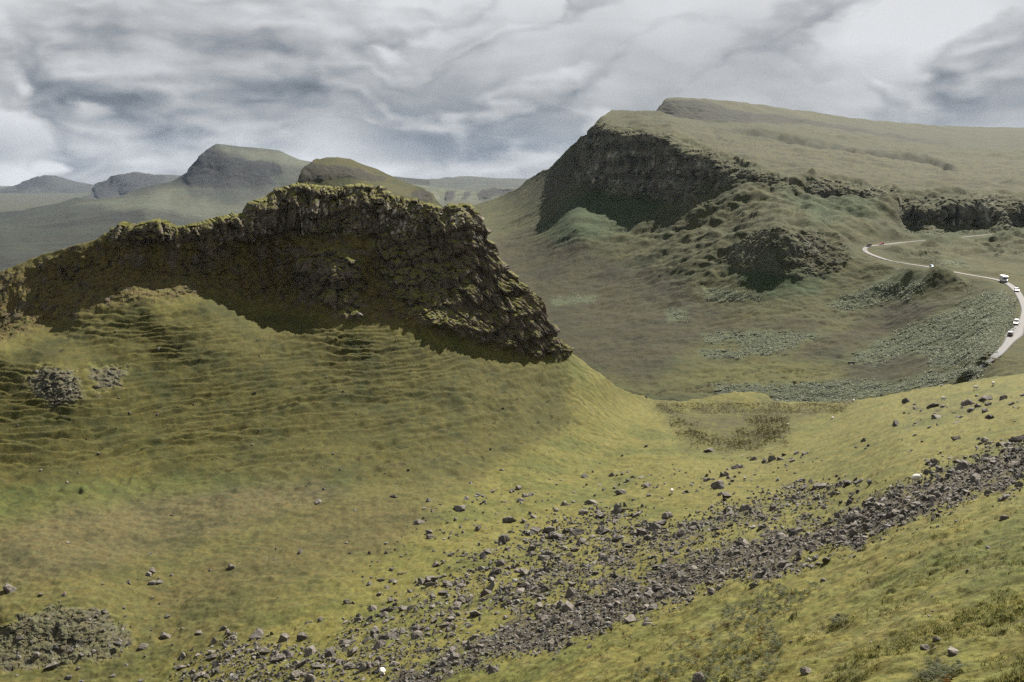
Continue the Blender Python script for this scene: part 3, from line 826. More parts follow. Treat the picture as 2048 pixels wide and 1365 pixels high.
def cover_mid(S):
    m = S.masks; U, V = S.U, S.V
    x, y, z = S.P[..., 0], S.P[..., 1], S.P[..., 2]
    nz = S.slope()
    a = fbm(x / 45, y / 45, octv=4, seed=281); b = fbm(x / 9, y / 9, octv=3, seed=283); e = fbm(x / 16, y / 6, octv=3, seed=284)
    c = np.broadcast_to(C3(.108, .106, .040), S.P.shape).copy()
    c = blend(c, C3(.054, .066, .024), sstep(-.1, .6, a + b * .4) * .7)
    c = blend(c, C3(.150, .142, .058), sstep(.05, .6, b - a * .4) * .6)
    c = blend(c, C3(.128, .118, .064), m['dip'] * .7)
    c = blend(c, C3(.052, .058, .034), m['dip'] * sstep(-.05, .3, e + .6 * fbm(x / 5, y / 3, octv=3, seed=285)) * .9)
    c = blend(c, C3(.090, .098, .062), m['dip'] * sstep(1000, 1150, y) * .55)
    heath_shade = area(U, V, [[(960, 480), (1130, 470), (1230, 520), (1350, 560), (1420, 620), (1480, 650), (1560, 640), (1660, 640), (1640, 665), (1500, 665), (1400, 675), (1300, 760), (1180, 740), (1000, 680)],
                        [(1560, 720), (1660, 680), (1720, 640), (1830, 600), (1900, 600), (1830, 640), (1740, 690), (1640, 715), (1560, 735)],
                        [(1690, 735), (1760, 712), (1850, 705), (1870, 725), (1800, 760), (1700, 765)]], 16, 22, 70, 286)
    c = blend(c, blend(np.broadcast_to(C3(.074, .064, .030), c.shape), C3(.050, .044, .024), sstep(-.2, .4, b + a)), heath_shade * .85)  # heath brown, darkened too for the cloud shadow lying there
    fresh = area(U, V, [[(1080, 460), (1150, 395), (1200, 375), (1240, 395), (1330, 410), (1310, 440), (1220, 480), (1120, 490)], [(1560, 380), (1640, 400), (1760, 410), (1760, 430), (1680, 450), (1640, 455), (1600, 430)],
                        [(1450, 540), (1560, 540), (1660, 550), (1640, 590), (1500, 590)], [(1800, 465), (2100, 450), (2100, 475), (1900, 490), (1820, 478)]], 14, 14, 40, 287)
    c = blend(c, FRESH, fresh * .75)
    lawn = area(U, V, [[(1330, 760), (1420, 735), (1520, 715), (1640, 725), (1690, 740), (1640, 768), (1480, 770)], [(1440, 690), (1480, 695), (1470, 705)]], 14, 14, 40, 288)
    c = blend(c, C3(.160, .150, .048), lawn * .8)
    hagm = 1 - sstep(.0, .035, np.abs(m['hag'] - .12))
    c = blend(c, C3(.040, .032, .020), hagm * .7 * (1 - m['dip']) * sstep(0, .4, fbm(x / 90, y / 90, octv=2, seed=250)))
    br = area(U, V, BRACKEN_PX, 6, 10, 30, 289)
    c = blend(c, C3(.16, .185, .125), br * .9)
    S.masks['bracken'] = br
    rk = blend(np.broadcast_to(C3(.36, .32, .36), c.shape), C3(.15, .13, .13), sstep(-.2, .4, fbm(x / 8, y / 8, z / 25, 3, 291)))
    lich = fbm(x / 3.0, y / 3.0, z / 14, 3, 292) + .7 * fbm(x / 26, y / 26, z / 16, 2, 293)
    rk = blend(rk, C3(.98, .90, 1.15), sstep(.15, .45, lich) * .85)
    rk = blend(rk, C3(.105, .125, .050), sstep(.05, .5, fbm(x / 10, y / 10, z / 4, 3, 294) + (nz - .5)) * .75)
    c = blend(c, rk, m['rock'] * (1 - sstep(.55, .8, nz) * .8))
    c = blend(c, C3(.115, .098, .082), m['rock2'] * .8)
    c = blend(c, blend(rk, C3(.085, .090, .036), .45 + 0 * b), m['rock3'] * sstep(.85, .55, nz + .2 * b))
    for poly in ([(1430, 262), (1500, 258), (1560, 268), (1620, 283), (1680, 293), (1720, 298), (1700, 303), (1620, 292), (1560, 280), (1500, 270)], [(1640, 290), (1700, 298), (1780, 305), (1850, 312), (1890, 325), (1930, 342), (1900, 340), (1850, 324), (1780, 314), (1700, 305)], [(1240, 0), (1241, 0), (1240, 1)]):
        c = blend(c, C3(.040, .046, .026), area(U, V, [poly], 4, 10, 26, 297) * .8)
    c = blend(c, C3(.125, .118, .050), (1 - sstep(2.5, 8, m['rd'])) * .7)
    return np.clip(c, .005, .9)


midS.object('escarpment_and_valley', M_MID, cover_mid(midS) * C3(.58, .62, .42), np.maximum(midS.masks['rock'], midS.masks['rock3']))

# ================================================================ 3 upper ridge
RIDGE_TOP = [(1290, 232), (1318, 222), (1324, 212), (1330, 200), (1336, 195), (1360, 195), (1400, 198), (1500, 207), (1600, 221), (1700, 236), (1800, 246), (1880, 252), (1950, 254), (2048, 256), (2480, 262)]
RIDGE_PTS = [(1290, 240, 1130), (1290, 260, 1090), (1330, 197, 1220), (1330, 235, 1175), (1330, 260, 1090), (1400, 198, 1300), (1390, 210, 1230), (1400, 240, 1190), (1400, 260, 1120), (1500, 208, 1420), (1480, 226, 1270), (1500, 244, 1225), (1500, 262, 1130),
             (1600, 222, 1520), (1600, 238, 1330), (1600, 250, 1280), (1600, 270, 1180), (1700, 237, 1600), (1700, 255, 1380), (1700, 264, 1340), (1700, 285, 1210), (1800, 247, 1700), (1800, 270, 1400), (1800, 300, 1230),
             (1900, 253, 1800), (1900, 280, 1420), (1900, 310, 1240), (2048, 257, 1900), (2048, 285, 1450), (2048, 320, 1240), (2300, 260, 1900), (2300, 320, 1230)]
ridS = Sheet(pix2st(1285, 230)[0], 0.66, 420, 90, RIDGE_TOP, [(1200, 262), (1400, 262), (1500, 268), (1600, 276), (1700, 292), (1800, 306), (1900, 314), (2048, 324), (2480, 330)], depth_field([(q[0], q[1], q[2] * 1.2) for q in RIDGE_PTS], 1.4, 0), back=((10, -.02), (60, -.2), (400, -.35)))


def shape_ridge(S):
    P = S.P; U, V = S.U, S.V
    x, y, z = P[..., 0].copy(), P[..., 1].copy(), P[..., 2].copy()
    n = S.normals(); n[..., 2] *= .3
    cl = area(U, V, [[(1322, 215), (1330, 199), (1400, 202), (1440, 212), (1480, 224), (1600, 236), (1700, 254), (1800, 272), (1900, 288), (1900, 292), (1800, 280), (1700, 262), (1600, 248), (1500, 246), (1400, 242), (1300, 238)]], 3, 5, 30, 301)
    P += n * (cl * (fbm(x / 16, y / 16, z / 50, 3, 303, ridged=True) * 5 + fbm(x / 5, y / 5, z / 12, 2, 304) * 1.5))[..., None]
    P[..., 2] += (1 - cl) * (fbm(x / 70, y / 70, octv=4, seed=305) * 3.0)
    a = fbm(x / 60, y / 60, octv=4, seed=306); b = fbm(x / 14, y / 8, octv=3, seed=307)
    c = np.broadcast_to(C3(.120, .108, .058), P.shape).copy()
    c = blend(c, C3(.075, .080, .048), sstep(-.1, .5, a + b * .5) * .7)
    c = blend(c, C3(.080, .090, .060), area(U, V, [[(1650, 236), (1760, 246), (2480, 258), (2480, 340), (2000, 330), (1850, 300), (1750, 265)]], 20, 20, 80, 308) * .6)
    rk = blend(np.broadcast_to(C3(.055, .055, .048), P.shape), C3(.036, .036, .030), sstep(-.2, .3, fbm(x / 9, y / 9, z / 20, 3, 309)))
    rk = blend(rk, C3(.055, .068, .036), sstep(.0, .5, fbm(x / 14, y / 14, z / 8, 3, 310)) * .8)
    return blend(c, rk, cl)


ridS.object('upper_ridge', M_MID, shape_ridge(ridS) * C3(.56, .63, .52))

# =========================================================== 4 hill behind crag
HILL_TOP = [(430, 460), (480, 440), (505, 425), (520, 408), (540, 392), (570, 382), (590, 370), (600, 352), (604, 342), (612, 334), (622, 328), (626, 322), (634, 318), (640, 320), (652, 316), (680, 316), (700, 319), (730, 330), (756, 338),
            (775, 348), (800, 360), (830, 372), (850, 378), (866, 388), (872, 400), (890, 416), (905, 430), (960, 470)]
HILL_PTS = [(430, 470, 800), (430, 560, 740), (520, 410, 850), (520, 470, 800), (600, 350, 900), (600, 400, 870), (600, 470, 800), (640, 320, 945), (640, 345, 905), (640, 372, 890), (640, 440, 820), (700, 320, 985), (700, 342, 920), (700, 375, 890), (700, 460, 810),
            (760, 340, 1000), (760, 362, 930), (770, 390, 880), (770, 470, 810), (830, 374, 960), (830, 400, 880), (830, 470, 800), (870, 395, 900), (865, 415, 870), (880, 480, 790), (950, 470, 860), (950, 560, 740)]
hillS = Sheet(pix2st(430, 460)[0], pix2st(950, 460)[0], 360, 150, HILL_TOP, 560, depth_field(HILL_PTS, 1.4, 0), back=((8, -.1), (30, -.4), (120, -.6), (300, -.5)))


def shape_hill(S):
    P = S.P; U, V = S.U, S.V
    x, y, z = P[..., 0].copy(), P[..., 1].copy(), P[..., 2].copy()
    n = S.normals(); n[..., 2] *= .3
    cl = area(U, V, [[(598, 358), (606, 338), (622, 326), (640, 330), (680, 332), (720, 336), (745, 350), (775, 356), (770, 362), (730, 362), (700, 358), (660, 358), (620, 362), (600, 366)],
                     [(825, 385), (845, 380), (864, 388), (868, 402), (845, 404), (825, 396)], [(520, 412), (545, 394), (560, 400), (550, 440), (510, 450)]], 3, 4, 20, 321)
    P += n * (cl * (fbm(x / 9, y / 9, z / 40, 3, 323, ridged=True) * 3 + fbm(x / 3.5, y / 3.5, z / 14, 2, 324) * 1.2))[..., None]
    P[..., 2] += (1 - cl) * fbm(x / 40, y / 40, octv=4, seed=325) * 1.6
    a = fbm(x / 40, y / 40, octv=4, seed=326); b = fbm(x / 9, y / 9, octv=3, seed=327)
    c = np.broadcast_to(C3(.100, .092, .038), P.shape).copy()
    c = blend(c, C3(.060, .072, .030), sstep(-.2, .5, a + b * .4) * .7)
    rk = blend(np.broadcast_to(C3(.065, .060, .052), P.shape), C3(.036, .032, .027), sstep(-.2, .3, fbm(x / 3.5, y / 3.5, z / 22, 3, 328)))
    return blend(c, rk, cl)


hillS.object('stepped_hill', M_MID, shape_hill(hillS) * C3(.72, .76, .62))

# ===================================================== 5 far mountain and moor
MTN_TOP = [(-420, 440), (-200, 430), (0, 424), (40, 420), (100, 408), (150, 396), (170, 395), (190, 399), (240, 392), (270, 380), (300, 372), (318, 366), (335, 366), (350, 360), (362, 352), (375, 345), (380, 335), (392, 325), (398, 315), (405, 307), (418, 297), (424, 293), (433, 288),
           (450, 290), (480, 294), (520, 297), (558, 301), (580, 312), (600, 320), (625, 324), (680, 340), (760, 352), (840, 358), (1000, 372), (1100, 375)]
MTN_PTS = [(-300, 445, 3600), (-300, 480, 2200), (-300, 560, 1250), (0, 426, 3600), (0, 450, 2600), (0, 480, 2000), (0, 540, 1350), (150, 398, 4000), (150, 430, 2900), (150, 470, 2150), (150, 540, 1350), (270, 382, 4100), (270, 420, 2800), (290, 430, 2400), (290, 455, 2100), (290, 520, 1450),
           (340, 368, 4100), (340, 400, 3500), (370, 350, 4150), (370, 372, 3950), (380, 410, 3300), (400, 315, 4250), (400, 350, 4050), (405, 372, 3900), (430, 290, 4400), (425, 302, 4300), (425, 330, 4150), (430, 375, 3900), (430, 420, 3200), (430, 520, 1500),
           (500, 296, 4700), (470, 318, 4250), (500, 322, 4280), (500, 350, 4120), (500, 375, 3980), (500, 400, 3500), (558, 302, 4900), (560, 328, 4350), (560, 345, 4250), (560, 372, 4100), (570, 400, 3500), (560, 520, 1500),
           (625, 326, 5000), (620, 350, 4600), (620, 380, 4000), (700, 345, 5200), (700, 380, 4000), (700, 480, 2000), (850, 362, 5200), (850, 400, 3800), (850, 480, 2000), (1050, 375, 5200), (1050, 420, 3600), (1050, 480, 2000)]
mtnS = Sheet(-0.68, pix2st(860, 400)[0], 470, 130, MTN_TOP, 580, depth_field(MTN_PTS, 1.4, 0), back=((40, -.05), (200, -.3), (900, -.3)))


def shape_mtn(S):
    P = S.P; U, V = S.U, S.V
    x, y, z = P[..., 0].copy(), P[..., 1].copy(), P[..., 2].copy()
    n = S.normals(); n[..., 2] *= .3
    cl = area(U, V, [[(372, 355), (382, 335), (400, 312), (420, 299), (456, 307), (446, 314), (470, 318), (520, 323), (556, 328), (566, 345), (540, 355), (555, 372), (500, 376), (430, 378), (380, 372)]], 2.5, 5, 18, 341)
    P += n * (cl * (fbm(x / 55, y / 55, z / 200, 3, 343, ridged=True) * 16 + fbm(x / 18, y / 18, z / 60, 2, 344) * 6))[..., None]
    h = fbm(x / 260, y / 260, octv=5, seed=345) * 9 + fbm(x / 900, y / 900, octv=3, seed=346) * 10
    P[..., 2] += (1 - cl) * h * sstep(1100, 2200, y) * (1 - .8 * sstep(3600, 4200, y))
    a = fbm(x / 300, y / 300, octv=4, seed=347); b = fbm(x / 70, y / 50, octv=4, seed=348)
    c = np.broadcast_to(C3(.078, .084, .060), P.shape).copy()
    c = blend(c, C3(.046, .046, .040), sstep(-.1, .5, a + b * .6) * .75)
    c = blend(c, C3(.120, .135, .090), sstep(.1, .6, b - a * .3) * .55)
    c = blend(c, C3(.230, .235, .150), area(U, V, [[(300, 385), (345, 370), (375, 372), (430, 385), (560, 385), (640, 360), (640, 420), (520, 430), (430, 440), (330, 420), (240, 420), (150, 405)], [(440, 296), (560, 302), (625, 326), (620, 340), (570, 330), (500, 318)]], 10, 10, 40, 349) * .7)
    rk = blend(np.broadcast_to(C3(.052, .052, .052), P.shape), C3(.022, .023, .025), sstep(-.2, .3, fbm(x / 40, y / 40, z / 120, 3, 350)))
    c = blend(c, C3(.075, .078, .066), area(U, V, [[(370, 372), (440, 378), (560, 374), (520, 400), (470, 408), (380, 395)]], 8, 8, 20, 351) * .7)
    return blend(c, rk, cl)


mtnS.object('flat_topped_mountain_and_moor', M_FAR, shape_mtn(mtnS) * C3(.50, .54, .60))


# ============================================================ 6 distant ridges
def far_land(name, top, pts, u0, u1, bottom, cliff, amp, c1, c2, rock, seed, nc=220, nr=70, back=((100, -.1), (900, -.3))):
    S = Sheet(pix2st(u0, 390)[0], pix2st(u1, 390)[0], nc, nr, top, bottom, depth_field(pts, 1.4, 0), back=back)
    P = S.P; U, V = S.U, S.V
    x, y, z = P[..., 0].copy(), P[..., 1].copy(), P[..., 2].copy()
    n = S.normals(); n[..., 2] *= .3
    cl = area(U, V, cliff, 2.5, 5, 20, seed) if cliff else np.zeros(U.shape)
    P += n * (cl * fbm(x / 90, y / 90, z / 300, 4, seed + 1, ridged=True) * amp)[..., None]
    P[..., 2] += (1 - cl) * fbm(x / 500, y / 500, octv=4, seed=seed + 2) * amp * .4
    a = fbm(x / 400, y / 400, octv=4, seed=seed + 3); b = fbm(x / 120, y / 70, octv=3, seed=seed + 4)
    c = blend(np.broadcast_to(c1, P.shape), c2, sstep(-.2, .5, a + b * .6))
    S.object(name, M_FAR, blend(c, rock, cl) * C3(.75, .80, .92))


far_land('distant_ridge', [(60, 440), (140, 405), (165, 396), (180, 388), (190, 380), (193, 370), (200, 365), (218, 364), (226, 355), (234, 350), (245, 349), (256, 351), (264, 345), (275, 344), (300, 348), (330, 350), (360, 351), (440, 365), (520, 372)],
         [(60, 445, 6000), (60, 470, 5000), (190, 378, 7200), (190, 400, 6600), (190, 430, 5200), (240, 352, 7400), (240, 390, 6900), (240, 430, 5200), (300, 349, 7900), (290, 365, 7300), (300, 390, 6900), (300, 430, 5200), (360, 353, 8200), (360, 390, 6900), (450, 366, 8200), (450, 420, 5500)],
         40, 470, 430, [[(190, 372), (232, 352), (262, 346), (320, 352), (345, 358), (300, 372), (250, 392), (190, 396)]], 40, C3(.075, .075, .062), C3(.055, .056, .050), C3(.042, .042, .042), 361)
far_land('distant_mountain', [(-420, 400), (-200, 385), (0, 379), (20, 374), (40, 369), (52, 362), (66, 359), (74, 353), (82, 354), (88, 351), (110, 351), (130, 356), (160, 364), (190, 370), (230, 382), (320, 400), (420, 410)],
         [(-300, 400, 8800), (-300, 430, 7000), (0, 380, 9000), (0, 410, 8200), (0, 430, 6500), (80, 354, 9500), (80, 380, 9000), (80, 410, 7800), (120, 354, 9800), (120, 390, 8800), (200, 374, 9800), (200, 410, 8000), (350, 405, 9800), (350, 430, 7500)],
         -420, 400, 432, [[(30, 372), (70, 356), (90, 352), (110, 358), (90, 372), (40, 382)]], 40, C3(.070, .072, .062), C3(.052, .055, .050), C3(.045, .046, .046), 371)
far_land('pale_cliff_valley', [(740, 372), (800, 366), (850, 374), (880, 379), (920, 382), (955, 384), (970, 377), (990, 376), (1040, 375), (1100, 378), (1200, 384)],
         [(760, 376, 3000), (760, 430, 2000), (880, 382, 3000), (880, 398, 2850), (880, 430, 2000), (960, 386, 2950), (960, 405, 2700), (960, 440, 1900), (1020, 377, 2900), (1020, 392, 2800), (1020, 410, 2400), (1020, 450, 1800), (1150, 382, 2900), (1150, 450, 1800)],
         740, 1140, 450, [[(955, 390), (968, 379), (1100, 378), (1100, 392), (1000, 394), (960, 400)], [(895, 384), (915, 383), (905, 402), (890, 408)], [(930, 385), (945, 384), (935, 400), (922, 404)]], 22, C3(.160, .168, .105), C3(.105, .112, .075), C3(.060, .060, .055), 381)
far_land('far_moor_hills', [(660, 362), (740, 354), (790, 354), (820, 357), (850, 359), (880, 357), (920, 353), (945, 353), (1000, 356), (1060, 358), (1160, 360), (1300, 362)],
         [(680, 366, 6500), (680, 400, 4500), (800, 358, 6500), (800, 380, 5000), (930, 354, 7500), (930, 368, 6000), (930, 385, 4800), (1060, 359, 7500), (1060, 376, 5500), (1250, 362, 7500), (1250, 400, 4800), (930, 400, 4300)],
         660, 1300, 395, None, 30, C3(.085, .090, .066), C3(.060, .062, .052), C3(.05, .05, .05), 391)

# ------------------------------------------------------------------ lowland
me = bpy.data.meshes.new('lowland')
gx = np.linspace(-15000, 15000, 31); gy = np.r_[np.linspace(-3000, 15000, 37)]
XX, YY = np.meshgrid(gx, gy)
ZZ = np.full(XX.shape, -150.0)
idx = np.arange(XX.size).reshape(XX.shape)
fill_mesh(me, np.stack([XX, YY, ZZ], -1).reshape(-1, 3), np.stack([idx[:-1, :-1], idx[:-1, 1:], idx[1:, 1:], idx[1:, :-1]], -1).reshape(-1, 4), np.tile(C3(.075, .078, .058), (XX.size, 1)), True)
me.materials.append(M_FAR)
lowland = bpy.data.objects.new('lowland', me); col.objects.link(lowland); lowland['kind'] = 'structure'

# --------------------------------------------------------------------- haze
bm = bmesh.new(); bmesh.ops.create_cube(bm, size=1.0)
me = bpy.data.meshes.new('haze'); bm.to_mesh(me); bm.free()
haze = bpy.data.objects.new('haze', me); col.objects.link(haze); haze['kind'] = 'stuff'
haze.scale = (31000, 19000, 651); haze.location = (0, 6000, -151 + 325.5)
mt = bpy.data.materials.new('air'); mt.use_nodes = True
N = NT(mt.node_tree)
vol = N.n('ShaderNodeVolumePrincipled', {'Color': (.50, .66, .90, 1), 'Density': 1.1e-5, 'Anisotropy': 0.1})
o = N.n('ShaderNodeOutputMaterial'); N.t.links.new(vol.outputs[0], o.inputs['Volume'])
me.materials.append(mt)
haze['label'] = 'pale bluish haze lying over the far hills'


# ======================================================================= stones
rng = np.random.default_rng(7)
random.seed(7)


class Finder:
    """which surface point is seen at a pixel"""

    def __init__(self, S, step=2):
        self.S, self.step = S, step
        r0, r1 = S.nf, S.nrow - S.nb
        pu, pv = S.proj()
        pu = pu[r0:r1].ravel(); pv = pv[r0:r1].ravel(); P = S.P[r0:r1].reshape(-1, 3)
        w = int(2500 / step); h = int(1500 / step)
        iu = ((pu + 200) / step).astype(int); iv = (pv / step).astype(int)
        ok = (iu >= 0) & (iu < w) & (iv >= 0) & (iv < h)
        ii = np.where(ok)[0]
        o = ii[np.argsort(-P[ii, 1])]
        m = np.full((h, w), -1, np.int64)
        m[iv[o], iu[o]] = o
        for _ in range(6):
            for ax, sh in ((0, 1), (0, -1), (1, 1), (1, -1)):
                r = np.roll(m, sh, ax)
                m = np.where(m < 0, r, m)
        self.m, self.P = m, P
        self.N = S.normals()[r0:r1].reshape(-1, 3)

    def __call__(self, u, v):
        u = np.atleast_1d(u); v = np.atleast_1d(v)
        i = self.m[np.clip((v / self.step).astype(int), 0, self.m.shape[0] - 1), np.clip(((u + 200) / self.step).astype(int), 0, self.m.shape[1] - 1)]
        return self.P[i], self.N[i], i >= 0


find_near = Finder(nearS)
find_mid = Finder(midS)


def hull_rock(seed, n=13, flat=.75):
    r = random.Random(seed)
    bm = bmesh.new()
    for _ in range(n):
        d = Vector((r.gauss(0, 1), r.gauss(0, 1), r.gauss(0, 1))).normalized()
        bm.verts.new((d.x * r.uniform(.75, 1) * .5, d.y * r.uniform(.75, 1) * .38, d.z * .5 * flat * r.uniform(.75, 1)))
    g = bmesh.ops.convex_hull(bm, input=bm.verts)
    bmesh.ops.delete(bm, geom=list({e for e in g['geom_interior'] + g['geom_unused'] if isinstance(e, bmesh.types.BMVert)}), context='VERTS')
    bmesh.ops.triangulate(bm, faces=bm.faces)
    bmesh.ops.recalc_face_normals(bm, faces=bm.faces)
    bm.verts.index_update()
    v = np.array([x.co for x in bm.verts], np.float32); f = np.array([[x.index for x in q.verts] for q in bm.faces], np.int32)
    bm.free()
    return v, f


def boulder_mesh(name, seed, flat=.8, sub=3):
    r = random.Random(seed)
    bm = bmesh.new()
    for _ in range(15):
        d = Vector((r.gauss(0, 1), r.gauss(0, 1), r.gauss(0, 1))).normalized()
        k_ = r.uniform(.62, 1.0) * .5
        bm.verts.new((d.x * k_, d.y * k_ * r.uniform(.7, .95), d.z * k_ * flat))
    g = bmesh.ops.convex_hull(bm, input=bm.verts)
    bmesh.ops.delete(bm, geom=list({e for e in g['geom_interior'] + g['geom_unused'] if isinstance(e, bmesh.types.BMVert)}), context='VERTS')
    bmesh.ops.recalc_face_normals(bm, faces=bm.faces)
    bmesh.ops.subdivide_edges(bm, edges=bm.edges, cuts=3, use_grid_fill=True)
    bmesh.ops.triangulate(bm, faces=bm.faces)
    pts = np.array([v.co for v in bm.verts], np.float32)
    n = fbm(pts[:, 0] * 4, pts[:, 1] * 4, pts[:, 2] * 4, 3, seed) * .06 + fbm(pts[:, 0] * 10, pts[:, 1] * 10, pts[:, 2] * 10, 2, seed + 5) * .03
    for v, q in zip(bm.verts, n):
        v.co += v.co.normalized() * float(q)
    me = bpy.data.meshes.new(name)
    bm.to_mesh(me); bm.free()
    me.polygons.foreach_set('use_smooth', np.zeros(len(me.polygons), bool))
    return me


def rock_material(name, attr):
    mt = bpy.data.materials.new(name); mt.use_nodes = True
    N = NT(mt.node_tree)
    g = N.n('ShaderNodeNewGeometry')
    pos = g.outputs['Position']
    if attr:
        base = N.n('ShaderNodeVertexColor', layer_name='Col').outputs[0]
    else:
        rnd = N.n('ShaderNodeObjectInfo').outputs['Random']
        base = N.mix(rnd, (.050, .042, .034, 1), (.105, .090, .075, 1))
    n1 = N.noise(pos, 2.6, 6.0, .65); n2 = N.noise(pos, 13.0, 4.0, .6)
    c = N.vm('SCALE', base, s=N.m('ADD', .55, N.m('MULTIPLY', n1, .9)))
    lich = N.m('MULTIPLY', N.rng(N.m('ADD', n2, N.m('MULTIPLY', n1, .55)), .78, .95), .75)
    up = N.rng(N.n('ShaderNodeSeparateXYZ', {0: g.outputs['Normal']}).outputs[2], -.2, .6, .25, 1.0)
    c = N.mix(N.m('MULTIPLY', lich, up), c, (.19, .187, .175, 1))
    mossf = N.m('MULTIPLY', N.rng(N.noise(pos, 1.1, 4.0, .6), .56, .68), .45)
    c = N.mix(mossf, c, (.036, .034, .012, 1))
    bp = N.n('ShaderNodeBump', {'Height': N.m('ADD', n1, N.m('MULTIPLY', n2, .4)), 'Strength': .9, 'Distance': .08})
    p = N.n('ShaderNodeBsdfPrincipled', {'Base Color': c, 'Roughness': .85, 'Normal': bp.outputs[0]})
    p.inputs['Specular IOR Level'].default_value = .25
    o = N.n('ShaderNodeOutputMaterial'); N.t.links.new(p.outputs[0], o.inputs[0])
    return mt


M_ROCK = rock_material('basalt', False)
M_STONE = rock_material('scree_stone', True)

# stones read off the picture one by one: (u, v of the middle, width in pixels)
BIG = [(1260, 1245, 52), (512, 1272, 58), (1036, 979, 30), (1043, 1003, 32), (788, 994, 28), (933, 999, 24), (985, 985, 20), (837, 1046, 30), (859, 1066, 32), (955, 1061, 26), (762, 1158, 26), (758, 1190, 24), (693, 1205, 26),
       (746, 1220, 34), (769, 1221, 30), (569, 1280, 36), (528, 1306, 36), (705, 1309, 44), (787, 1275, 46), (617, 1249, 30), (640, 1241, 22), (845, 1164, 38), (890, 1187, 30), (980, 1178, 56), (940, 1200, 40), (1240, 986, 44), (1182, 1007, 42),
       (1234, 1080, 38), (1480, 1092, 36), (1430, 1132, 20), (1334, 1036, 38), (1070, 1061, 42), (2040, 886, 66), (1926, 937, 50), (1895, 1003, 28), (1789, 1028, 44), (1761, 1014, 40), (1710, 1038, 44), (1936, 811, 38), (1973, 799, 36), (2005, 800, 30),
       (2009, 1037, 34), (1652, 1124, 34), (1570, 1135, 36), (1645, 1163, 22), (1561, 919, 26), (1584, 922, 25), (1611, 908, 28), (1400, 1362, 52), (1872, 1282, 34), (1850, 1298, 30), (1612, 1345, 36), (303, 1143, 28), (18, 1183, 44), (80, 1191, 20), (129, 1190, 20),
       (463, 1139, 28), (284, 1296, 38), (365, 1312, 38), (422, 1304, 28), (331, 1275, 36), (398, 1266, 24), (445, 1259, 26), (363, 1337, 30), (390, 1357, 34), (137, 1356, 24), (720, 631, 20), (966, 684, 18), (317, 698, 13), (660, 1310, 40),
       (600, 1330, 36), (560, 1352, 34), (1180, 1295, 22), (1310, 1175, 16), (2015, 995, 30), (1868, 928, 36), (1600, 1110, 26), (1515, 1085, 30), (1830, 1010, 34), (1860, 985, 30), (1985, 925, 40), (1950, 960, 34), (1885, 960, 30), (600, 1105, 22), (1480, 935, 34), (1415, 960, 32),
       (1450, 950, 28), (1372, 985, 22), (1120, 1075, 30), (1000, 1130, 34), (930, 1110, 28), (870, 1130, 30), (1060, 1110, 30), (1150, 1100, 30), (1090, 1180, 34), (1020, 1205, 36), (900, 1240, 34), (830, 1260, 36), (860, 1300, 32), (740, 1335, 34)]

stones = []          # u, v, width px, explicit
for u, v, w in BIG:
    stones.append((u, v, w * .84, True))
for i, (poly, cv, dn, sz) in enumerate(SCREE_POLYS):
    p = np.array(poly)
    x0, y0 = p.min(0); x1, y1 = p.max(0)
    n = int((x1 - x0) * (y1 - y0) * dn / 1000)
    u = rng.uniform(x0, x1, n); v = rng.uniform(y0, y1, n)
    keep = area(u, v, [poly], 24, 46, 60, 100 + i) > rng.uniform(0, 1, n)
    # stones gather in streaks down the fall line
    st = fbm((u + v * .2) / 60, (v - u * -.36) / 14, octv=3, seed=140 + i)
    keep &= (st > rng.uniform(-.75, .45, n)) | (rng.uniform(0, 1, n) < cv)
    u, v = u[keep], v[keep]
    w = np.clip(sz * np.exp(rng.normal(0, .55, len(u))), 3.5, 42)
    stones += [(a, b, c, False) for a, b, c in zip(u, v, w)]
for k_ in range(260):    # lone stones in the grass
    u, v = rng.uniform(0, 2048), rng.uniform(660, 1365)
    stones.append((u, v, float(np.clip(5.5 * np.exp(rng.normal(0, .4)), 3, 14)), False))
SU = np.array([q[0] for q in stones]); SV = np.array([q[1] for q in stones]); SW = np.array([q[2] for q in stones]); SX = np.array([q[3] for q in stones])
SP_, SN_, ok = find_near(SU, SV)
crag_ok = nearS.masks['shade']
ok &= (SP_[:, 1] > 20)
SU, SV, SW, SX, SP_, SN_ = SU[ok], SV[ok], SW[ok], SX[ok], SP_[ok], SN_[ok]
inframe = (SU > -5) & (SU < 2053) & (SV < 1372)
SZ = SW * np.linalg.norm(SP_, axis=1) / F_PX * .93
order = np.argsort(-(SW * inframe + 1000 * SX * inframe))
TOPN = 296
top_i, rest_i = order[:TOPN], order[TOPN:]

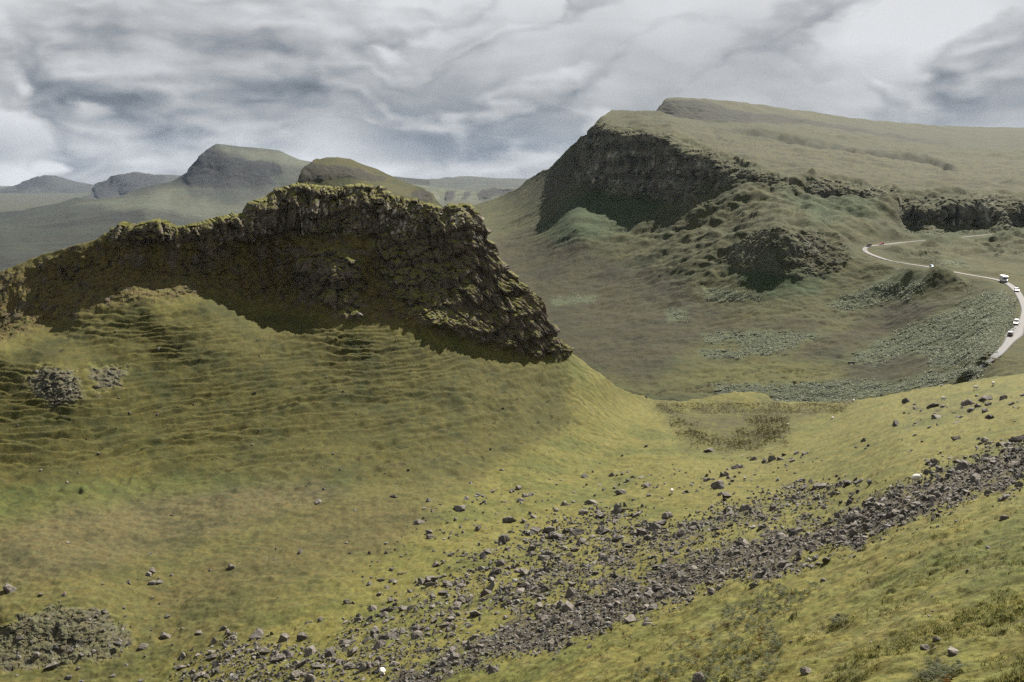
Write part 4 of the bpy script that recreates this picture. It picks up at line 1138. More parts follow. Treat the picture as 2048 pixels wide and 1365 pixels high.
boulder_lib = [boulder_mesh('boulder', 400 + q, random.Random(q).uniform(.62, .95), 3) for q in range(14)]
for mme in boulder_lib:
    mme.materials.append(M_ROCK)
LABEL_ZONE = [
    ('in the broad scree band crossing the grass slope', 'boulders in the scree band', SCREE_POLYS[0][0]),
    ('in the stony grass above the scree band', 'boulders above the scree band', SCREE_POLYS[1][0]),
    ('in the block field at the scree foot', 'boulders at the scree foot', SCREE_POLYS[2][0]),
    ('scattered on the green hollow floor', 'boulders on the hollow floor', SCREE_POLYS[3][0]),
    ('in the short stone streak below the rush bog', 'boulders below the rush bog', SCREE_POLYS[4][0]),
    ('in the stone streak under the grazing sheep', 'boulders under the sheep', SCREE_POLYS[5][0]),
    ('by the rocky outcrop on the low brown rise', 'boulders by the outcrop', [(-40, 1100), (470, 1060), (470, 1400), (-40, 1400)]),
]
MARKS = [(1547, 1140, 'beside the wooden stake at the scree edge'), (1833, 960, 'beside the sheep on the scree edge'), (766, 1345, 'just above the lying sheep'), (1343, 985, 'beside the sheep grazing on the hollow floor'),
         (2040, 886, 'beside the big flat slab topping the scree'), (512, 1272, 'beside the largest split boulder'), (1260, 1245, 'above the big lone pale boulder'), (1667, 836, 'near the sheep lying by the rush bed'),
         (1400, 1362, 'among the bracken ferns'), (1480, 1260, 'among the bracken ferns'), (720, 631, 'at the foot of the crag buttress'), (120, 1215, 'on top of the rocky outcrop'), (980, 1178, 'against the broad boulder heap in the block field'),
         (1240, 986, 'beside the broad boulder on the hollow floor'), (1926, 937, 'against the pale slab high in the scree'), (1710, 1038, 'in the heap of big blocks low in the scree')]
UNIQUE = {0: 'big pale lichened boulder alone on the grass below the scree edge', 1: 'largest split boulder standing in the grass at the scree foot', 32: 'big flat slab topping the scree beside the slope edge',
          41: 'tilted pale boulder alone on the tussocky slope above the ferns', 42: 'flat slab lying in grass just below the scree edge', 43: 'long low slab beside the wooden stake', 48: 'white lichened slab among the bracken ferns',
          66: 'grey boulder at the foot of the dark crag buttress', 67: 'grey boulder on the grass under the crag face', 68: 'small pale stone standing alone on the knoll slope'}
zone_sdf = [sdf(z[2]) for z in LABEL_ZONE]
for i in top_i:
    sz = float(SZ[i])
    r = random.Random(int(i) * 7 + 3)
    ob = bpy.data.objects.new('boulder', r.choice(boulder_lib))
    col.objects.link(ob)
    up = Vector((0, 0, 1)).lerp(Vector(SN_[i]), .55).normalized()
    q = up.to_track_quat('Z', 'Y') @ Euler((r.gauss(0, .25), r.gauss(0, .25), r.uniform(0, 6.28))).to_quaternion()
    ob.rotation_euler = q.to_euler()
    sc_ = sz * r.uniform(.95, 1.1)
    ob.scale = (sc_, sc_ * r.uniform(.85, 1.15), sc_ * r.uniform(.75, 1.05))
    ob.location = Vector(SP_[i]) + up * (sz * .03)
    ob['category'] = 'boulder'
    j = next((n_ for n_ in UNIQUE if SX[i] and abs(SU[i] - BIG[n_][0]) < .5 and abs(SV[i] - BIG[n_][1]) < .5), None)
    if j is not None:
        ob['label'] = UNIQUE[j]
        continue
    vals = [float(samp(z, SU[i:i + 1], SV[i:i + 1])[0]) for z in zone_sdf]
    best = int(np.argmax(vals))
    zone, grp = ('lying by itself in the grass', 'stray stones in the grass') if vals[best] <= -14 else (LABEL_ZONE[best][0], LABEL_ZONE[best][1])
    bb = ob.data.vertices
    ext = np.ptp(np.array([v.co for v in bb]), axis=0) * np.array(ob.scale)
    ratio = ext[2] / max(ext[0], ext[1])
    shape = 'flat' if ratio < .62 else ('upright' if ratio > .85 else 'blocky')
    size = 'large' if sz > 1.9 else ('middling' if sz > 1.1 else 'small')
    near = min(((math.hypot(SU[i] - a_, SV[i] - b_), c_) for a_, b_, c_ in MARKS), default=(999, ''))
    if near[0] < 62:
        zone = near[1]
        grp = 'boulders ' + zone
    ob['label'] = f'{size} {shape} grey boulder {zone}'
    ob['group'] = grp


def scatter(name, lib, pos, nrm, size, colours, mat, sink=.1, kind='stuff', tilt=.3, up_mix=.5):
    """one mesh of many small pieces"""
    VV, FF, CC = [], [], []
    off = 0
    for i in range(len(pos)):
        v, f = lib[int(rng.integers(len(lib)))]
        a = rng.uniform(0, 2 * math.pi)
        ca, sa = math.cos(a), math.sin(a)
        n_ = np.array([0, 0, 1.0]) * (1 - up_mix) + nrm[i] * up_mix
        n_ /= np.linalg.norm(n_)
        t1 = np.array([ca, sa, 0]) + rng.normal(0, tilt, 3) * np.array([0, 0, 1])
        t1 -= n_ * (t1 @ n_); t1 /= np.linalg.norm(t1)
        t2 = np.cross(n_, t1)
        sc3 = size[i]
        q = v * sc3
        VV.append(pos[i] + q[:, :1] * t1 + q[:, 1:2] * t2 + (q[:, 2:] + sink * np.max(sc3)) * n_)
        FF.append(f + off); off += len(v)
        CC.append(np.repeat(colours[i][None], len(v), 0))
    me = bpy.data.meshes.new(name)
    fill_mesh(me, np.concatenate(VV), np.concatenate(FF), np.concatenate(CC), False)
    me.materials.append(mat)
    ob = bpy.data.objects.new(name, me); col.objects.link(ob); ob['kind'] = kind
    return ob


lib = [hull_rock(900 + q, 12, random.Random(q).uniform(.5, .95)) for q in range(24)]
ri = rest_i
sizes = SZ[ri][:, None] * rng.uniform(.8, 1.15, (len(ri), 3))
tone = rng.uniform(.5, 1.6, (len(ri), 1)) * np.array([[.135, .121, .102]])
tone = np.where(rng.uniform(0, 1, (len(ri), 1)) * np.where(SW[ri] > 11, 3, 1)[:, None] < .12, tone * 0 + np.array([[.33, .315, .295]]) * rng.uniform(.8, 1.15, (len(ri), 1)), tone)
scree = scatter('scree', lib, SP_[ri], SN_[ri], sizes, tone.astype(np.float32), M_STONE, .04, tilt=.6, up_mix=.7)
# chips that fill the band between the stones
def pick(poly_list, n, soft=6, warp=14, seed=500, finder=find_near):
    us, vs = [], []
    for j, p in enumerate(poly_list):
        q = np.array(p)
        (x0, y0), (x1, y1) = q.min(0), q.max(0)
        a = (x1 - x0) * (y1 - y0)
        us.append((x0, x1, y0, y1, a, p))
    tot = sum(q[4] for q in us)
    U_, V_ = [], []
    for j, (x0, x1, y0, y1, a, p) in enumerate(us):
        m = int(n * a / tot * 1.0) + 1
        u = rng.uniform(x0, x1, m); v = rng.uniform(y0, y1, m)
        k2 = area(u, v, [p], soft, warp, 40, seed + j) > rng.uniform(.05, .95, m)
        U_.append(u[k2]); V_.append(v[k2])
    U_ = np.concatenate(U_); V_ = np.concatenate(V_)
    P_, N_, ok_ = finder(U_, V_)
    return P_[ok_], N_[ok_], U_[ok_], V_[ok_]


P_, N_, U_, V_ = pick([SCREE_POLYS[0][0], SCREE_POLYS[1][0], SCREE_POLYS[2][0]], 36000, 24, 40, 100)
kp = (V_ < 1380) & ((U_ > 1050) | (rng.uniform(0, 1, len(U_)) < .5))
P_, N_, U_, V_ = P_[kp], N_[kp], U_[kp], V_[kp]
chips = [hull_rock(950 + q, 8, .7) for q in range(12)]
tone = rng.uniform(.5, 1.6, (len(P_), 1)) * np.array([[.125, .112, .094]])
sz_ = (np.linalg.norm(P_, axis=1) * rng.uniform(4.0, 8.5, len(P_)) / F_PX)[:, None] * rng.uniform(.8, 1.2, (len(P_), 3))
scatter('scree_chips', chips, P_, N_, sz_, tone.astype(np.float32), M_STONE, .1, tilt=.6, up_mix=.7)
scree['label'] = 'loose grey scree spread down the grass slope'


# ================================================================ plant cover
def leaf_material(name, trans=.25):
    mt = bpy.data.materials.new(name); mt.use_nodes = True
    N = NT(mt.node_tree)
    c = N.n('ShaderNodeVertexColor', layer_name='Col').outputs[0]
    pos = N.n('ShaderNodeNewGeometry').outputs['Position']
    c = N.vm('SCALE', c, s=N.m('ADD', .6, N.m('MULTIPLY', N.noise(pos, 3.0, 3.0), .8)))
    d = N.n('ShaderNodeBsdfDiffuse', {'Color': c})
    t = N.n('ShaderNodeBsdfTranslucent', {'Color': c})
    mx = N.n('ShaderNodeMixShader', {0: trans})
    N.t.links.new(d.outputs[0], mx.inputs[1]); N.t.links.new(t.outputs[0], mx.inputs[2])
    o = N.n('ShaderNodeOutputMaterial'); N.t.links.new(mx.outputs[0], o.inputs[0])
    return mt


M_LEAF = leaf_material('blades', .5)


def tuft(seed, n, w, lean, spread=.35):
    r = random.Random(seed)
    v, f = [], []
    for _ in range(n):
        a = r.uniform(0, 6.28); rad = r.uniform(0, spread)
        bx, by = math.cos(a) * rad, math.sin(a) * rad
        la = a + r.gauss(0, .8)
        L = r.uniform(.65, 1.0); ln = r.uniform(.2, lean)
        tx, ty, tz = bx + math.cos(la) * ln * L, by + math.sin(la) * ln * L, L * math.sqrt(max(.1, 1 - ln * ln))
        px, py = -math.sin(la) * w, math.cos(la) * w
        k0 = len(v)
        v += [(bx - px, by - py, -.08), (bx + px, by + py, -.08), (tx, ty, tz)]
        f.append((k0, k0 + 1, k0 + 2))
    return np.array(v, np.float32), np.array(f, np.int32)


# short hill grass on the slope under the viewpoint
m_ = 34000
u = rng.uniform(350, 2060, m_ * 2); v = rng.uniform(900, 1375, m_ * 2)
P_, N_, ok_ = find_near(u, v)
b_ = fbm(P_[:, 0] / 2.4, P_[:, 1] / 2.4, octv=3, seed=83); cl_ = fbm(P_[:, 0] / 5, P_[:, 1] / 5, octv=3, seed=75)
ok_ &= (P_[:, 1] < 125) & (P_[:, 1] > 20) & (scree_mask(u, v) < .45) & (rng.uniform(0, 1, len(u)) < .18 + .7 * b_ + .8 * cl_)
ii = np.where(ok_)[0][:m_]
P_, N_ = P_[ii], N_[ii]
hh = rng.uniform(.05, .12, len(ii)) * (1 + .9 * np.clip(cl_[ii], 0, 1)) * (1 + P_[:, 1] / 160)
gl = [tuft(60 + q, 6, .075, .85, .55) for q in range(10)]
ct = lerp(G_OLIVE[None] * 1.6, G_DRY[None] * 1.7, rng.uniform(0, 1, (len(ii), 1))) * rng.uniform(.75, 1.2, (len(ii), 1))
ct = np.where(rng.uniform(0, 1, (len(ii), 1)) < .25, G_GREEN[None] * rng.uniform(.9, 1.3, (len(ii), 1)), ct)
g = scatter('grass', gl, P_, N_, np.stack([hh * 1.3, hh * 1.3, hh], 1), ct.astype(np.float32), M_LEAF, .0, tilt=.1, up_mix=.4)
g['label'] = 'short yellow green hill grass on the near slope'

# rushes in the bog and along the damp channel
RUSH_PX = [[(1312, 806), (1420, 806), (1530, 812), (1700, 806), (1690, 820), (1600, 828), (1500, 822), (1400, 822), (1330, 826)],
           [(1500, 830), (1580, 832), (1570, 880), (1470, 902), (1390, 888), (1350, 862), (1390, 855), (1440, 878), (1500, 868)],
           [(1340, 838), (1360, 832), (1375, 848), (1350, 856)],
           [(225, 985), (300, 975), (390, 975), (330, 990), (240, 1000)], [(470, 1195), (560, 1150), (545, 1190), (480, 1240)], [(900, 1055), (970, 1035), (960, 1050), (910, 1062)], [(690, 1100), (770, 1070), (760, 1085), (700, 1110)]]
P_, N_, U_, V_ = pick(RUSH_PX[:3], 26000, 20, 26, 520)
kp = fbm(P_[:, 0] / 6, P_[:, 1] / 9, octv=3, seed=530) > rng.uniform(-.7, .45, len(P_))
P_, N_, U_, V_ = P_[kp], N_[kp], U_[kp], V_[kp]
rl = [tuft(160 + q, 7, .05, .6, .5) for q in range(8)]
hh = rng.uniform(.25, .62, len(P_))
ct = lerp(RUSH[None] * .95, C3(.115, .102, .036)[None], rng.uniform(0, 1, (len(P_), 1))) * rng.uniform(.7, 1.25, (len(P_), 1))
g = scatter('rushes', rl, P_, N_, np.stack([hh, hh, hh], 1), ct.astype(np.float32), M_LEAF, 0, tilt=.1, up_mix=0)
g['label'] = 'brown rushes growing round the bog in the hollow'


def fern(seed, fronds=5):
    r = random.Random(seed)
    v, f = [], []
    for q in range(fronds):
        a = q * 6.28 / fronds + r.gauss(0, .5)
        L = r.uniform(.7, 1.0); rise = r.uniform(.5, .9)
        for k in range(1, 8):
            t = k / 8
            def at_(t):
                return Vector((math.cos(a) * L * t, math.sin(a) * L * t, rise * math.sin(t * 2.2) * .85))
            c_ = at_(t); n_ = at_(t + .11)
            wdt = L * .42 * (1 - t) ** .8 + .02
            sd = Vector((-math.sin(a), math.cos(a), 0))
            for sgn in (-1, 1):
                tip = c_ + sd * sgn * wdt + (n_ - c_) * .9 + Vector((0, 0, -.05))
                k0 = len(v)
                v += [tuple(c_), tuple(c_.lerp(n_, .75)), tuple(tip)]
                f.append((k0, k0 + 1, k0 + 2))
    return np.array(v, np.float32), np.array(f, np.int32)


fl = [fern(260 + q, 4 + q % 3) for q in range(8)]
FERN_PX = [[(1270, 1365), (1350, 1300), (1420, 1250), (1480, 1210), (1560, 1175), (1600, 1190), (1540, 1240), (1560, 1300), (1520, 1380), (1270, 1400)], [(1440, 1235), (1520, 1180), (1620, 1165), (1660, 1180), (1560, 1230), (1470, 1300)],
           [(1660, 1240), (1720, 1230), (1700, 1275), (1660, 1270)], [(1840, 1330), (1930, 1340), (1900, 1375), (1830, 1375)]]
P_, N_, U_, V_ = pick(FERN_PX, 620, 10, 18, 540)
hh = rng.uniform(.22, .55, len(P_))
ct = lerp(C3(.200, .225, .125)[None], C3(.285, .305, .215)[None], rng.uniform(0, 1, (len(P_), 1)))
ct = np.where(rng.uniform(0, 1, (len(P_), 1)) < .1, C3(.17, .095, .035)[None], ct)
g = scatter('bracken_ferns', fl, P_, N_, np.stack([hh, hh, hh], 1), ct.astype(np.float32), M_LEAF, 0, tilt=.1, up_mix=.3)
g['label'] = 'pale green bracken ferns on the tussocky near slope'

bl = [tuft(360 + q, 5, .34, .99, .6) for q in range(8)]
P_, N_, U_, V_ = pick(BRACKEN_PX, 44000, 12, 16, 560, find_mid)
hh = rng.uniform(.4, .8, len(P_)) * (1 + .5 * fbm(P_[:, 0] / 9, P_[:, 1] / 9, octv=2, seed=570))
ct = lerp(C3(.30, .34, .25)[None], C3(.50, .53, .43)[None], rng.uniform(0, 1, (len(P_), 1))) * rng.uniform(.7, 1.15, (len(P_), 1))
g = scatter('bracken', bl, P_, N_, np.stack([hh * 1.1, hh * 1.1, hh * .9], 1), ct.astype(np.float32), M_LEAF, 0, tilt=.1, up_mix=.3)
g['label'] = 'grey green bracken beds spread over the valley floor'


# ======================================================================== road
def ribbon(name, line, width, mat, lift, colour_fn=None, kind='structure', thick=.25):
    t = np.gradient(line, axis=0); t[:, 2] = 0
    t /= np.linalg.norm(t, axis=1, keepdims=True)
    nrm = np.stack([t[:, 1], -t[:, 0], 0 * t[:, 0]], 1)
    w = np.asarray(width) * np.ones(len(line))
    prof = [(-.5, -thick), (-.5, 0), (-.3, .03), (-.12, .015), (0, .03), (.12, .015), (.3, .03), (.5, 0), (.5, -thick)]
    V = np.stack([line + nrm * (w * a)[:, None] + np.array([0, 0, lift + b]) for a, b in prof], 1)
    n, k = V.shape[:2]
    idx = np.arange(n * k).reshape(n, k)
    q = np.stack([idx[:-1, :-1], idx[1:, :-1], idx[1:, 1:], idx[:-1, 1:]], -1).reshape(-1, 4)
    cc = np.zeros((n, k, 3), np.float32) + colour_fn
    cc[:, 4] *= .82
    cc[:, [0, 1, 7, 8]] *= .8
    me = bpy.data.meshes.new(name)
    fill_mesh(me, V.reshape(-1, 3), q[:, ::-1] if False else q, cc.reshape(-1, 3), True)
    me.materials.append(mat)
    ob = bpy.data.objects.new(name, me); col.objects.link(ob); ob['kind'] = kind
    return ob


M_ROAD = ground_material('worn_asphalt', (.5, 6.0), .02, .12, .8)
seg = np.linspace(0, 1, len(ROAD))
lay = np.exp(-((np.linalg.norm(ROAD - ROAD[np.argmin(np.abs(ROAD[:, 1] - 372))], axis=1)) / 12) ** 2) * 3.0      # passing place
ribbon('road', ROAD, 2.9 + lay - .6 * (seg > .72), M_ROAD, .06, C3(.215, .213, .222))

# burn tumbling down beside the upper road
def surf_line(finder, px, step=1.5):
    P_, N_, ok_ = finder(np.array([p[0] for p in px], float), np.array([p[1] for p in px], float))
    d = np.r_[0, np.cumsum(np.linalg.norm(np.diff(P_, axis=0), axis=1))]
    q = np.arange(0, d[-1], step)
    return np.stack([np.interp(q, d, P_[:, i]) for i in range(3)], 1)


M_BURN = ground_material('white_water', (.8, 3.0), .1, .5, .3)


# ==================================================================== vehicles
def simple(name, colour, rough=.5, metal=0.0, noise=.06):
    mt = bpy.data.materials.new(name); mt.use_nodes = True
    N = NT(mt.node_tree)
    n1 = N.noise(N.n('ShaderNodeTexCoord').outputs['Object'], 3.0, 4.0)
    c = N.mix(1.0, (*colour, 1), N.n('ShaderNodeCombineColor', {0: N.m('ADD', 1 - noise, N.m('MULTIPLY', n1, 2 * noise)), 1: N.m('ADD', 1 - noise, N.m('MULTIPLY', n1, 2 * noise)), 2: N.m('ADD', 1 - noise, N.m('MULTIPLY', n1, 2 * noise))}).outputs[0], 'MULTIPLY')
    p = N.n('ShaderNodeBsdfPrincipled', {'Base Color': c, 'Roughness': rough, 'Metallic': metal})
    o = N.n('ShaderNodeOutputMaterial'); N.t.links.new(p.outputs[0], o.inputs[0])
    return mt


M_GLASS = simple('tinted_glass', (.02, .025, .03), .08)
M_TYRE = simple('tyre_rubber', (.02, .02, .02), .9)
M_RIM = simple('alloy', (.55, .55, .56), .3, .9)
M_LAMP = simple('lamp_glass', (.75, .75, .72), .15)
M_TAIL = simple('tail_lamp', (.35, .02, .02), .25)
M_TRIM = simple('black_trim', (.03, .03, .03), .7)


def part(name, me_or_bm, mat, parent, loc=(0, 0, 0)):
    me = bpy.data.meshes.new(name); me_or_bm.to_mesh(me); me_or_bm.free()
    me.materials.append(mat)
    ob = bpy.data.objects.new(name, me); col.objects.link(ob); ob.parent = parent; ob.location = loc
    return ob


def prism(profile, half_w, inset=None, bevel=.05):
    """side profile in x-z drawn out to both sides; inset narrows each point's half width"""
    bm = bmesh.new()
    n = len(profile)
    ins = inset or [0] * n
    L = [bm.verts.new((x, half_w - i, z)) for (x, z), i in zip(profile, ins)]
    R = [bm.verts.new((x, -half_w + i, z)) for (x, z), i in zip(profile, ins)]
    bm.faces.new(L); bm.faces.new(R[::-1])
    for i in range(n):
        j = (i + 1) % n
        bm.faces.new((L[j], L[i], R[i], R[j]))
    bmesh.ops.recalc_face_normals(bm, faces=bm.faces)
    if bevel:
        bmesh.ops.bevel(bm, geom=list(bm.edges), offset=bevel, segments=2, affect='EDGES', clamp_overlap=True)
    return bm


def boxbm(x0, x1, y0, y1, z0, z1, bevel=.02):
    bm = bmesh.new()
    bmesh.ops.create_cube(bm, size=1.0)
    for v in bm.verts:
        v.co = ((x0 + x1) / 2 + v.co.x * (x1 - x0), (y0 + y1) / 2 + v.co.y * (y1 - y0), (z0 + z1) / 2 + v.co.z * (z1 - z0))
    if bevel:
        bmesh.ops.bevel(bm, geom=list(bm.edges), offset=bevel, segments=1, affect='EDGES', clamp_overlap=True)
    return bm


def wheel(parent, x, y, r, w=.2):
    bm = bmesh.new()
    bmesh.ops.create_cone(bm, cap_ends=True, segments=18, radius1=r, radius2=r, depth=w, matrix=Matrix.Rotation(math.pi / 2, 4, 'X'))
    bmesh.ops.bevel(bm, geom=[e for e in bm.edges if len(e.link_faces) == 2 and abs(e.calc_face_angle()) > 1], offset=.03, segments=1, affect='EDGES')
    t = part('wheel', bm, M_TYRE, parent, (x, y, r))
    bm = bmesh.new()
    bmesh.ops.create_cone(bm, cap_ends=True, segments=14, radius1=r * .62, radius2=r * .62, depth=w + .03, matrix=Matrix.Rotation(math.pi / 2, 4, 'X'))
    part('rim', bm, M_RIM, t)


def car(label, paint, roof=None, tall=0.0, length=4.2):
    e = bpy.data.objects.new('car', None); col.objects.link(e)
    e['label'] = label; e['category'] = 'car'
    k = length / 4.2
    body = [(2.05 * k, .35), (2.1 * k, .62), (1.95 * k, .78), (1.05 * k, .95 + tall * .3), (-1.75 * k, 1.0 + tall * .3), (-2.08 * k, .88), (-2.1 * k, .38), (-1.9 * k, .25), (1.85 * k, .25)]
    part('body', prism(body, .88, [.1, .05, .08, .04, .04, .08, .08, .1, .1], .07), paint, e)
    cab = [(1.0 * k, .93 + tall * .3), (.35 * k, 1.42 + tall), (-1.3 * k, 1.45 + tall), (-1.85 * k, .98 + tall * .3)]
    part('cabin', prism(cab, .80, [0, .14, .14, 0], .04), M_GLASS, e)
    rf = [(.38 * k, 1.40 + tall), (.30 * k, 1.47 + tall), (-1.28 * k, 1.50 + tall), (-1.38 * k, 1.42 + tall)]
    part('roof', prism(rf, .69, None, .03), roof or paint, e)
    for sy in (-1, 1):
        for px in (.98 * k, .36 * k):
            pass
        bm = boxbm(-.45 * k, -.37 * k, sy * .70 - .05, sy * .70 + .05, .95, 1.44 + tall, .01)
        part('pillar', bm, paint, e)
        part('mirror', boxbm(.72 * k, .86 * k, sy * .86, sy * 1.02, .98, 1.1, .02), paint, e)
        part('headlight', boxbm(1.98 * k, 2.1 * k, sy * .62 - .16, sy * .62 + .16, .60, .74, .02), M_LAMP, e)
        part('tail_light', boxbm(-2.12 * k, -2.0 * k, sy * .70 - .1, sy * .70 + .1, .68, .92, .02), M_TAIL, e)
        for x in (1.3 * k, -1.3 * k):
            wheel(e, x, sy * .80, .32)
    part('bumper', boxbm(1.98 * k, 2.14 * k, -.78, .78, .30, .50, .03), M_TRIM, e)
    part('bumper', boxbm(-2.14 * k, -1.98 * k, -.78, .78, .32, .52, .03), M_TRIM, e)
    part('number_plate', boxbm(2.13 * k, 2.155 * k, -.26, .26, .40, .51, 0), M_LAMP, e)
    return e


def motorhome(label):
    e = bpy.data.objects.new('motorhome', None); col.objects.link(e)
    e['label'] = label; e['category'] = 'motorhome'
    white = simple('white_gelcoat', (.62, .62, .62), .35)
    box = [(1.15, .55), (1.15, 1.95), (2.35, 2.05), (2.55, 2.35), (2.45, 2.85), (2.1, 2.98), (-3.1, 2.95), (-3.2, 2.8), (-3.2, .55)]
    part('living_body', prism(box, 1.12, None, .06), white, e)
    cab = [(1.1, .45), (1.1, 1.98), (1.75, 1.98), (2.35, 1.25), (3.05, 1.05), (3.15, .55), (3.05, .38)]
    part('cab', prism(cab, .98, [0, .05, .08, .03, .06, .05, .05], .06), white, e)
    scr = [(1.82, 1.95), (1.90, 1.97), (2.42, 1.30), (2.36, 1.26)]
    part('windscreen', prism(scr, .84, None, 0), M_GLASS, e)
    for sy in (-1, 1):
        part('cab_window', boxbm(1.25, 1.95, sy * .95 - .03, sy * .95 + .03, 1.32, 1.78, .01), M_GLASS, e)
        part('window', boxbm(-.9, .2, sy * 1.12 - .02, sy * 1.12 + .02, 1.55, 2.1, .01), M_GLASS, e)
        part('window', boxbm(-2.7, -1.7, sy * 1.12 - .02, sy * 1.12 + .02, 1.55, 2.1, .01), M_GLASS, e)
        part('headlight', boxbm(3.02, 3.16, sy * .7 - .16, sy * .7 + .16, .78, .98, .02), M_LAMP, e)
        part('mirror', boxbm(2.1, 2.25, sy * 1.0, sy * 1.22, 1.35, 1.65, .02), M_TRIM, e)
        for x in (2.25, -1.9):
            wheel(e, x, sy * .88, .36, .24)
    part('bumper', boxbm(3.05, 3.22, -.92, .92, .35, .62, .03), M_TRIM, e)
    part('grille', boxbm(3.1, 3.17, -.45, .45, .66, .9, .01), M_TRIM, e)
    part('skirt', boxbm(-3.1, 1.0, -1.06, 1.06, .38, .6, .02), M_TRIM, e)
    return e


def on_road(ob, u, v, toward, side=0.0):
    """stand a vehicle on the road nearest that pixel; toward = +1 heads the way the road list runs"""
    pu, pv = st2pix(ROAD[:, 0] / ROAD[:, 1], ROAD[:, 2] / ROAD[:, 1])
    i = int(np.argmin((pu - u) ** 2 + (pv - v) ** 2)); i = min(max(i, 2), len(ROAD) - 3)
    t = (ROAD[i + 2] - ROAD[i - 2]) * toward
    yaw = math.atan2(t[1], t[0]); pt = math.atan2(t[2], math.hypot(t[0], t[1]))
    n = Vector((-math.sin(yaw), math.cos(yaw), 0))
    ob.location = Vector(ROAD[i]) + n * side + Vector((0, 0, .085))
    ob.rotation_euler = (0, -pt, yaw)


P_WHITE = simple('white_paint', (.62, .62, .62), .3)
P_BLACK = simple('black_paint', (.015, .016, .018), .2)
P_RED = simple('red_paint', (.32, .03, .03), .3)
P_SILVER = simple('silver_blue_paint', (.42, .50, .58), .3, .4)
P_BROWN = simple('brown_paint', (.09, .06, .05), .3)
on_road(motorhome('white motorhome with a cab-over bed driving down the valley road'), 2008, 563, -1, -.1)
on_road(car('small white car on the valley road just below the motorhome', P_WHITE, None, .05, 3.9), 2034, 584, -1, -.1)
on_road(car('tall white car pulled into the passing place on the valley road', P_WHITE, None, .25, 4.5), 2049, 655, -1, -1.6)
on_road(car('dark brown car with glare painted on its roof beside the bracken on the road', P_BROWN, P_WHITE, .1, 4.2), 2027, 672, 1, 1.0)  # white roof stands in for the glare off its rear window
on_road(car('black car entering the hairpin bend of the road', P_BLACK, None, .1, 4.4), 1737, 493, -1, -.1)
on_road(car('dark red car on the road behind the hairpin bend', P_RED, None, .0, 4.3), 1762, 490, -1, -.1)
on_road(car('silver blue car half hidden by the grassy hump along the road', P_SILVER, None, .05, 4.1), 1866, 536, -1, -.1)


# ======================================================================= sheep
def sheep_mesh(lying, seed):
    bm = bmesh.new()
    r = random.Random(seed)
    bmesh.ops.create_icosphere(bm, subdivisions=4, radius=1.0)
    for v in bm.verts:
        x, y, z = v.co
        v.co = (x * .52 * (1 + .05 * z), y * .29 * (1 - .10 * x), z * .30 + (.06 * (1 - x * x)))
    pts = np.array([v.co for v in bm.verts], np.float32)
    nn = fbm(pts[:, 0] * 14, pts[:, 1] * 14, pts[:, 2] * 14, 2, seed) * .02
    for v, q in zip(bm.verts, nn):
        v.co += v.co.normalized() * float(q)
    cz = .24 if lying else .62
    for v in bm.verts:
        v.co.z = max(v.co.z + cz, .02)

    def blob(cx, cy, cz_, sx, sy, sz, tilt=0.0):
        g = bmesh.ops.create_icosphere(bm, subdivisions=2, radius=1.0)
        ct, st_ = math.cos(tilt), math.sin(tilt)
        for v in g['verts']:
            x, y, z = v.co.x * sx, v.co.y * sy, v.co.z * sz
            v.co = (cx + x * ct + z * st_, cy + y, cz_ - x * st_ + z * ct)
    hz = cz + .26
    if lying:
        blob(.50, 0, hz - .04, .17, .12, .18, .6); blob(.66, 0, hz + .05, .15, .085, .10, .45)
        for sy in (-1, 1):
            blob(.62, sy * .13, hz + .12, .03, .08, .035)
            blob(.40, sy * .16, .07, .16, .06, .07); blob(-.30, sy * .24, .09, .18, .07, .09)
    else:
        blob(.55, 0, hz - .10, .22, .12, .16, .9); blob(.74, 0, hz - .33, .16, .08, .095, 1.0)
        for sy in (-1, 1):
            blob(.68, sy * .12, hz - .20, .03, .08, .03)
            for x in (.32, -.34):
                g = bmesh.ops.create_cone(bm, cap_ends=True, segments=8, radius1=.035, radius2=.06, depth=.46)
                for v in g['verts']:
                    v.co = (x + v.co.x, sy * .15 + v.co.y, .21 + v.co.z)
    blob(-.54, 0, cz, .06, .05, .12)
    me = bpy.data.meshes.new('sheep')
    bm.to_mesh(me); bm.free()
    me.polygons.foreach_set('use_smooth', np.ones(len(me.polygons), bool))
    return me


M_WOOL = simple('wool', (.45, .43, .39), .95, 0, .12)
SHEEP = [(1833, 966, False, 2.6, 'big woolly white sheep standing on the edge of the scree band'),
         (766, 1347, True, .3, 'white sheep lying in the grass below the scree foot'),
         (1343, 987, False, .2, 'white sheep grazing among the dark boulders on the hollow floor'),
         (1987, 771, False, 3.5, 'white sheep grazing above the stone streak, farthest up the slope'),
         (1951, 779, False, 1.6, 'white sheep seen end on beside two dark stones'),
         (1887, 800, False, 1.4, 'white sheep seen end on just above the stone streak'),
         (1883, 773, True, .4, 'white sheep lying where the slope meets the bracken'),
         (1667, 836, True, 2.9, 'white sheep lying in the grass beside the end of the rush bed'),
         (1574, 851, True, .6, 'white sheep lying at the edge of the rush bog'),
         (1706, 803, True, 3.0, 'white sheep lying against the far bracken bed')]
for k_, (u, v, ly, yaw, lab) in enumerate(SHEEP):
    P_, N_, ok_ = find_near(np.array([float(u)]), np.array([float(v)]))
    me = sheep_mesh(ly, 700 + k_); me.materials.append(M_WOOL)
    ob = bpy.data.objects.new('sheep', me); col.objects.link(ob)
    up = Vector((0, 0, 1)).lerp(Vector(N_[0]), .6 if ly else .2).normalized()
    ob.rotation_euler = (up.to_track_quat('Z', 'Y') @ Euler((0, 0, yaw)).to_quaternion()).to_euler()
    ob.location = Vector(P_[0]) + Vector((0, 0, -.02))
    ob['label'], ob['category'], ob['group'] = lab, 'sheep', 'sheep on the hillside'


